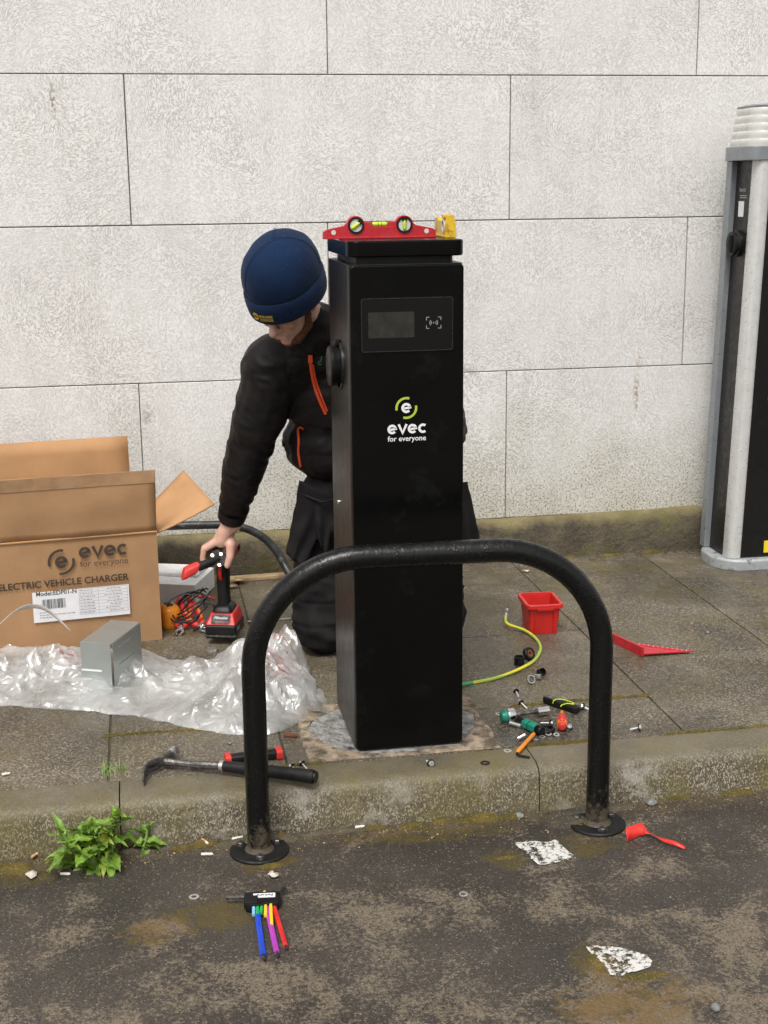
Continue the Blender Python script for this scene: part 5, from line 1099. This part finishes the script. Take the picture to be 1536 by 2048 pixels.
# ================================================================== LITTER
def butt(x, y, z, rz, lab, white, L=.026):
    t = thing('cigarette_butt', lab, 'cigarette butt', (x, y, z), rz)
    obj('filter', MB().lathe([(.0034,0),(.0038,.001),(.0038,L*.6),(.0036,L*.62)], 10, T(0,0,.0036,0,90,0)), MT['buttw' if white else 'butt'], t)
    obj('paper_end', MB().lathe([(.0036,L*.6),(.0037,L*.8),(.0026,L)], 10, T(0,0,.0034,0,90,0)), MT['buttw' if white != 2 else 'butt'], t)
butt(.092,3.272,.001,-8,'white cigarette butt on bare asphalt between weed and hoop post',1,.030)
butt(.098,3.345,.006,-62,'orange cigarette butt standing out on the moss at the kerb foot',0,.030)
butt(.175,3.322,.010,18,'white cigarette butt leaning against the hoop foot plate',1,.030)
butt(.505,3.338,.004,6,'white cigarette butt on the moss below the middle of the kerb',1,.026)
butt(-.262,3.238,.001,-14,'cream cigarette butt below the bushy weed',1,.026)
butt(-.338,3.332,.006,55,'orange cigarette butt in the moss left of the weed',0,.026)
butt(-.425,3.585,PZ+.001,15,'white cigarette butt on the paving behind the kerb',1,.022)
def scrap(name, x, y, z, r, lab, mat, cat, seed):
    rng = random.Random(seed); n = 11; pts = [(r*rng.uniform(.55,1.1)*math.cos(2*math.pi*i/n), .7*r*rng.uniform(.55,1.1)*math.sin(2*math.pi*i/n), .004+.006*rng.random()) for i in range(n)]
    m = MB(); m.add(pts+[(0,0,.010)], [(i, (i+1) % n, n) for i in range(n)]); o = obj(name, m, MT[mat], angle=60); o.modifiers.new('thickness', 'SOLIDIFY').thickness = .001; place(o, x, y, z, rng.uniform(0, 180)); tag(o, lab, cat)
scrap('paper_scrap', -.332,3.248,.001,.024,'crumpled pale paper scrap on the moss beside the weed','paper','paper',1)
scrap('dead_leaf', 1.628,3.352,.006,.014,'small orange dead leaf on the moss by the kerb','deadleaf','leaf',2)
scrap('dead_leaf', .350,5.31,PZ+.012,.035,'curled brown dead leaf at the wall foot behind the drill','deadleaf','leaf',3)
scrap('dead_leaf', .315,5.25,PZ+.004,.028,'flat brown dead leaf on paving behind the drill handle','deadleaf','leaf',4)
scrap('dead_leaf', 1.515,5.215,PZ+.003,.018,'pale shredded leaf in the slab joint near the wall','paper','leaf',5)
scrap('paint_flake', .263,3.125,.001,.020,'pale torn flake on the asphalt below the hoop foot','paper','flake',6)
def pebble(x, y, z, r, lab, seed):
    m = MB().ell((0,0,r*.45), (r, r*.75, r*.55), None, 12, 8); m.v = [tuple(Vector(p)*(1+.25*nz(p, 60, seed))) for p in m.v]
    o = obj('pebble', m, MT['stone'], angle=30); place(o, x, y, z, seed*40); tag(o, lab, 'stone')
pebble(1.335,3.325,.0,.018,'grey stone at the kerb foot beyond the right hoop post',1)
pebble(1.114,2.378,.0,.013,'blue-grey stone on the asphalt near the rust-coloured moss',2)
pebble(.955,3.322,.0,.014,'pale round stone at the kerb foot below the kerb joint',3)
pebble(1.925,4.33,PZ,.008,'tiny dark stone on the paving beyond the red square',4)
pebble(.20,3.68,PZ,.007,'tiny dark stone on the slab behind the hammer',5)

# ================================================================== MOSS, CRUMBS AND GRIT
def mound(mb, cx, cy, rx, ry, h, z0, seed, n=26, rr=7):
    v = []; f = []
    for k in range(rr+1):
        s = k/rr
        for i in range(n):
            a = 2*math.pi*i/n; e = 1+.35*nz((math.cos(a)*1.7+seed, math.sin(a)*1.7, 0), 1, seed)+.15*nz((math.cos(a)*5, math.sin(a)*5, seed), 1)
            x, y = cx+rx*s*e*math.cos(a), cy+ry*s*e*math.sin(a)
            v.append((x, y, z0-.002+h*(1-s*s)*(1+.7*nz((x*60, y*60, seed), 1))+ (.003 if s < 1 else 0)))
    for k in range(rr):
        for i in range(n): j_ = (i+1) % n; f.append((k*n+i, (k+1)*n+i, (k+1)*n+j_, k*n+j_))
    mb.add(v, f)
mo = MB(); rng = random.Random(9)
for q in ((.845,3.330,.075,.022,.016),(.665,3.322,.045,.016,.013),(.74,3.335,.03,.012,.010),(-.375,3.292,.05,.030,.012),(-.46,3.315,.06,.026,.014),(.10,3.330,.045,.018,.012),(.045,3.318,.03,.012,.009),(1.60,3.352,.07,.02,.012),(.30,3.325,.035,.02,.016),(.265,3.180,.035,.014,.006),(.86,3.105,.028,.010,.006),(1.115,3.232,.035,.016,.010),(.56,3.335,.04,.012,.009),(-.25,3.325,.06,.02,.010),(.935,3.325,.05,.014,.01),(1.42,3.352,.05,.012,.008),(1.02,2.527,.055,.016,.005),(.935,2.60,.022,.045,.004)):
    mound(mo, q[0], q[1], q[2], q[3], q[4], 0, rng.randrange(50))
for x0, x1, y, w in ((.02,.17,3.806,.007),(1.08,1.50,3.802,.007),(1.03,1.22,3.497,.010),(.355,.42,3.497,.008),(1.85,2.6,3.495,.010),(1.45,1.8,3.494,.006),(-.14,.0,3.81,.004)):
    x = x0
    while x < x1: mound(mo, x, y+rng.uniform(-.003,.003), rng.uniform(.012,.03), w*rng.uniform(.6,1.3), .006, PZ, rng.randrange(50), 12, 3); x += rng.uniform(.012,.035)
for k in range(16): mound(mo, rng.uniform(-.2,2.2), 5.405+rng.uniform(-.012,.01), rng.uniform(.02,.06), .016, .010, PZ, rng.randrange(50), 14, 3)
so_ = MB()
for q in ((.205,3.318,.085,.028,.016),(.30,3.322,.06,.022,.014),(1.085,3.262,.055,.035,.014),(1.12,3.312,.10,.026,.014),(1.225,3.325,.07,.02,.012),(.43,3.335,.10,.012,.008),(-.05,3.328,.12,.016,.010)): mound(so_, q[0], q[1], q[2], q[3], q[4], 0, rng.randrange(50), 34, 8)
tag(obj('gutter_soil', so_, MT['plinth'], angle=70), 'low drifts of brown soil caught behind the hoop feet', 'soil', kind='stuff')
tag(obj('moss', mo, MT['moss'], angle=70), 'patches of olive moss along the kerb foot, slab joints and wall', 'moss', kind='stuff')
def crumbs(name, n, fn, mat, smin, smax, lab, cat, seed):
    rng = random.Random(seed); m = MB()
    base = [(1,0,-.3),(-.5,.85,-.3),(-.5,-.85,-.3),(.2,.1,.7),(-.2,-.4,.5)]; fc = [(0,1,3),(1,2,4),(2,0,4),(0,3,4),(1,4,3),(0,2,1)]
    for _ in range(n):
        x, y, z = fn(rng); s = rng.uniform(smin, smax)*(1 if rng.random() < .85 else 1.8)
        R = Euler((rng.uniform(-.5,.5), rng.uniform(-.5,.5), rng.uniform(0,6.3))).to_matrix().to_4x4() @ Matrix.Diagonal((1, rng.uniform(.5,1), rng.uniform(.4,.9), 1))
        m.add(base, fc, Matrix.Translation((x, y, z+s*.25)) @ R @ Matrix.Scale(s, 4))
    tag(obj(name, m, MT[mat], angle=20), lab, cat, kind='stuff')
crumbs('gutter_crumbs', 2600, lambda r: (r.uniform(-.8,2.3), 3.345-abs(r.gauss(0,.035)), 0), 'soilbits', .0015, .0045, 'dark soil crumbs gathered along the foot of the kerb', 'soil', 1)
crumbs('gutter_grit', 900, lambda r: (r.uniform(-.8,2.3), 3.345-abs(r.gauss(0,.05)), 0), 'straw', .001, .003, 'pale dry bits scattered along the foot of the kerb', 'grit', 5)
crumbs('road_grit', 500, lambda r: (r.uniform(-.9,2.2), 3.3-1.3*r.random()**1.1, 0), 'grit', .0007, .0022, 'fine pale grit scattered over the asphalt', 'grit', 2)
crumbs('paving_grit', 900, lambda r: (r.uniform(-.6,2.5), 3.4+2.0*r.random(), PZ), 'grit', .0008, .0024, 'fine grit scattered over the paving', 'grit', 3)
crumbs('wall_foot_crumbs', 700, lambda r: (r.uniform(-.3,2.4), 5.41-abs(r.gauss(0,.03)), PZ), 'soilbits', .002, .006, 'soil crumbs gathered along the foot of the wall', 'soil', 4)
# droplets of rain water on the hoop and cap are in the paint relief
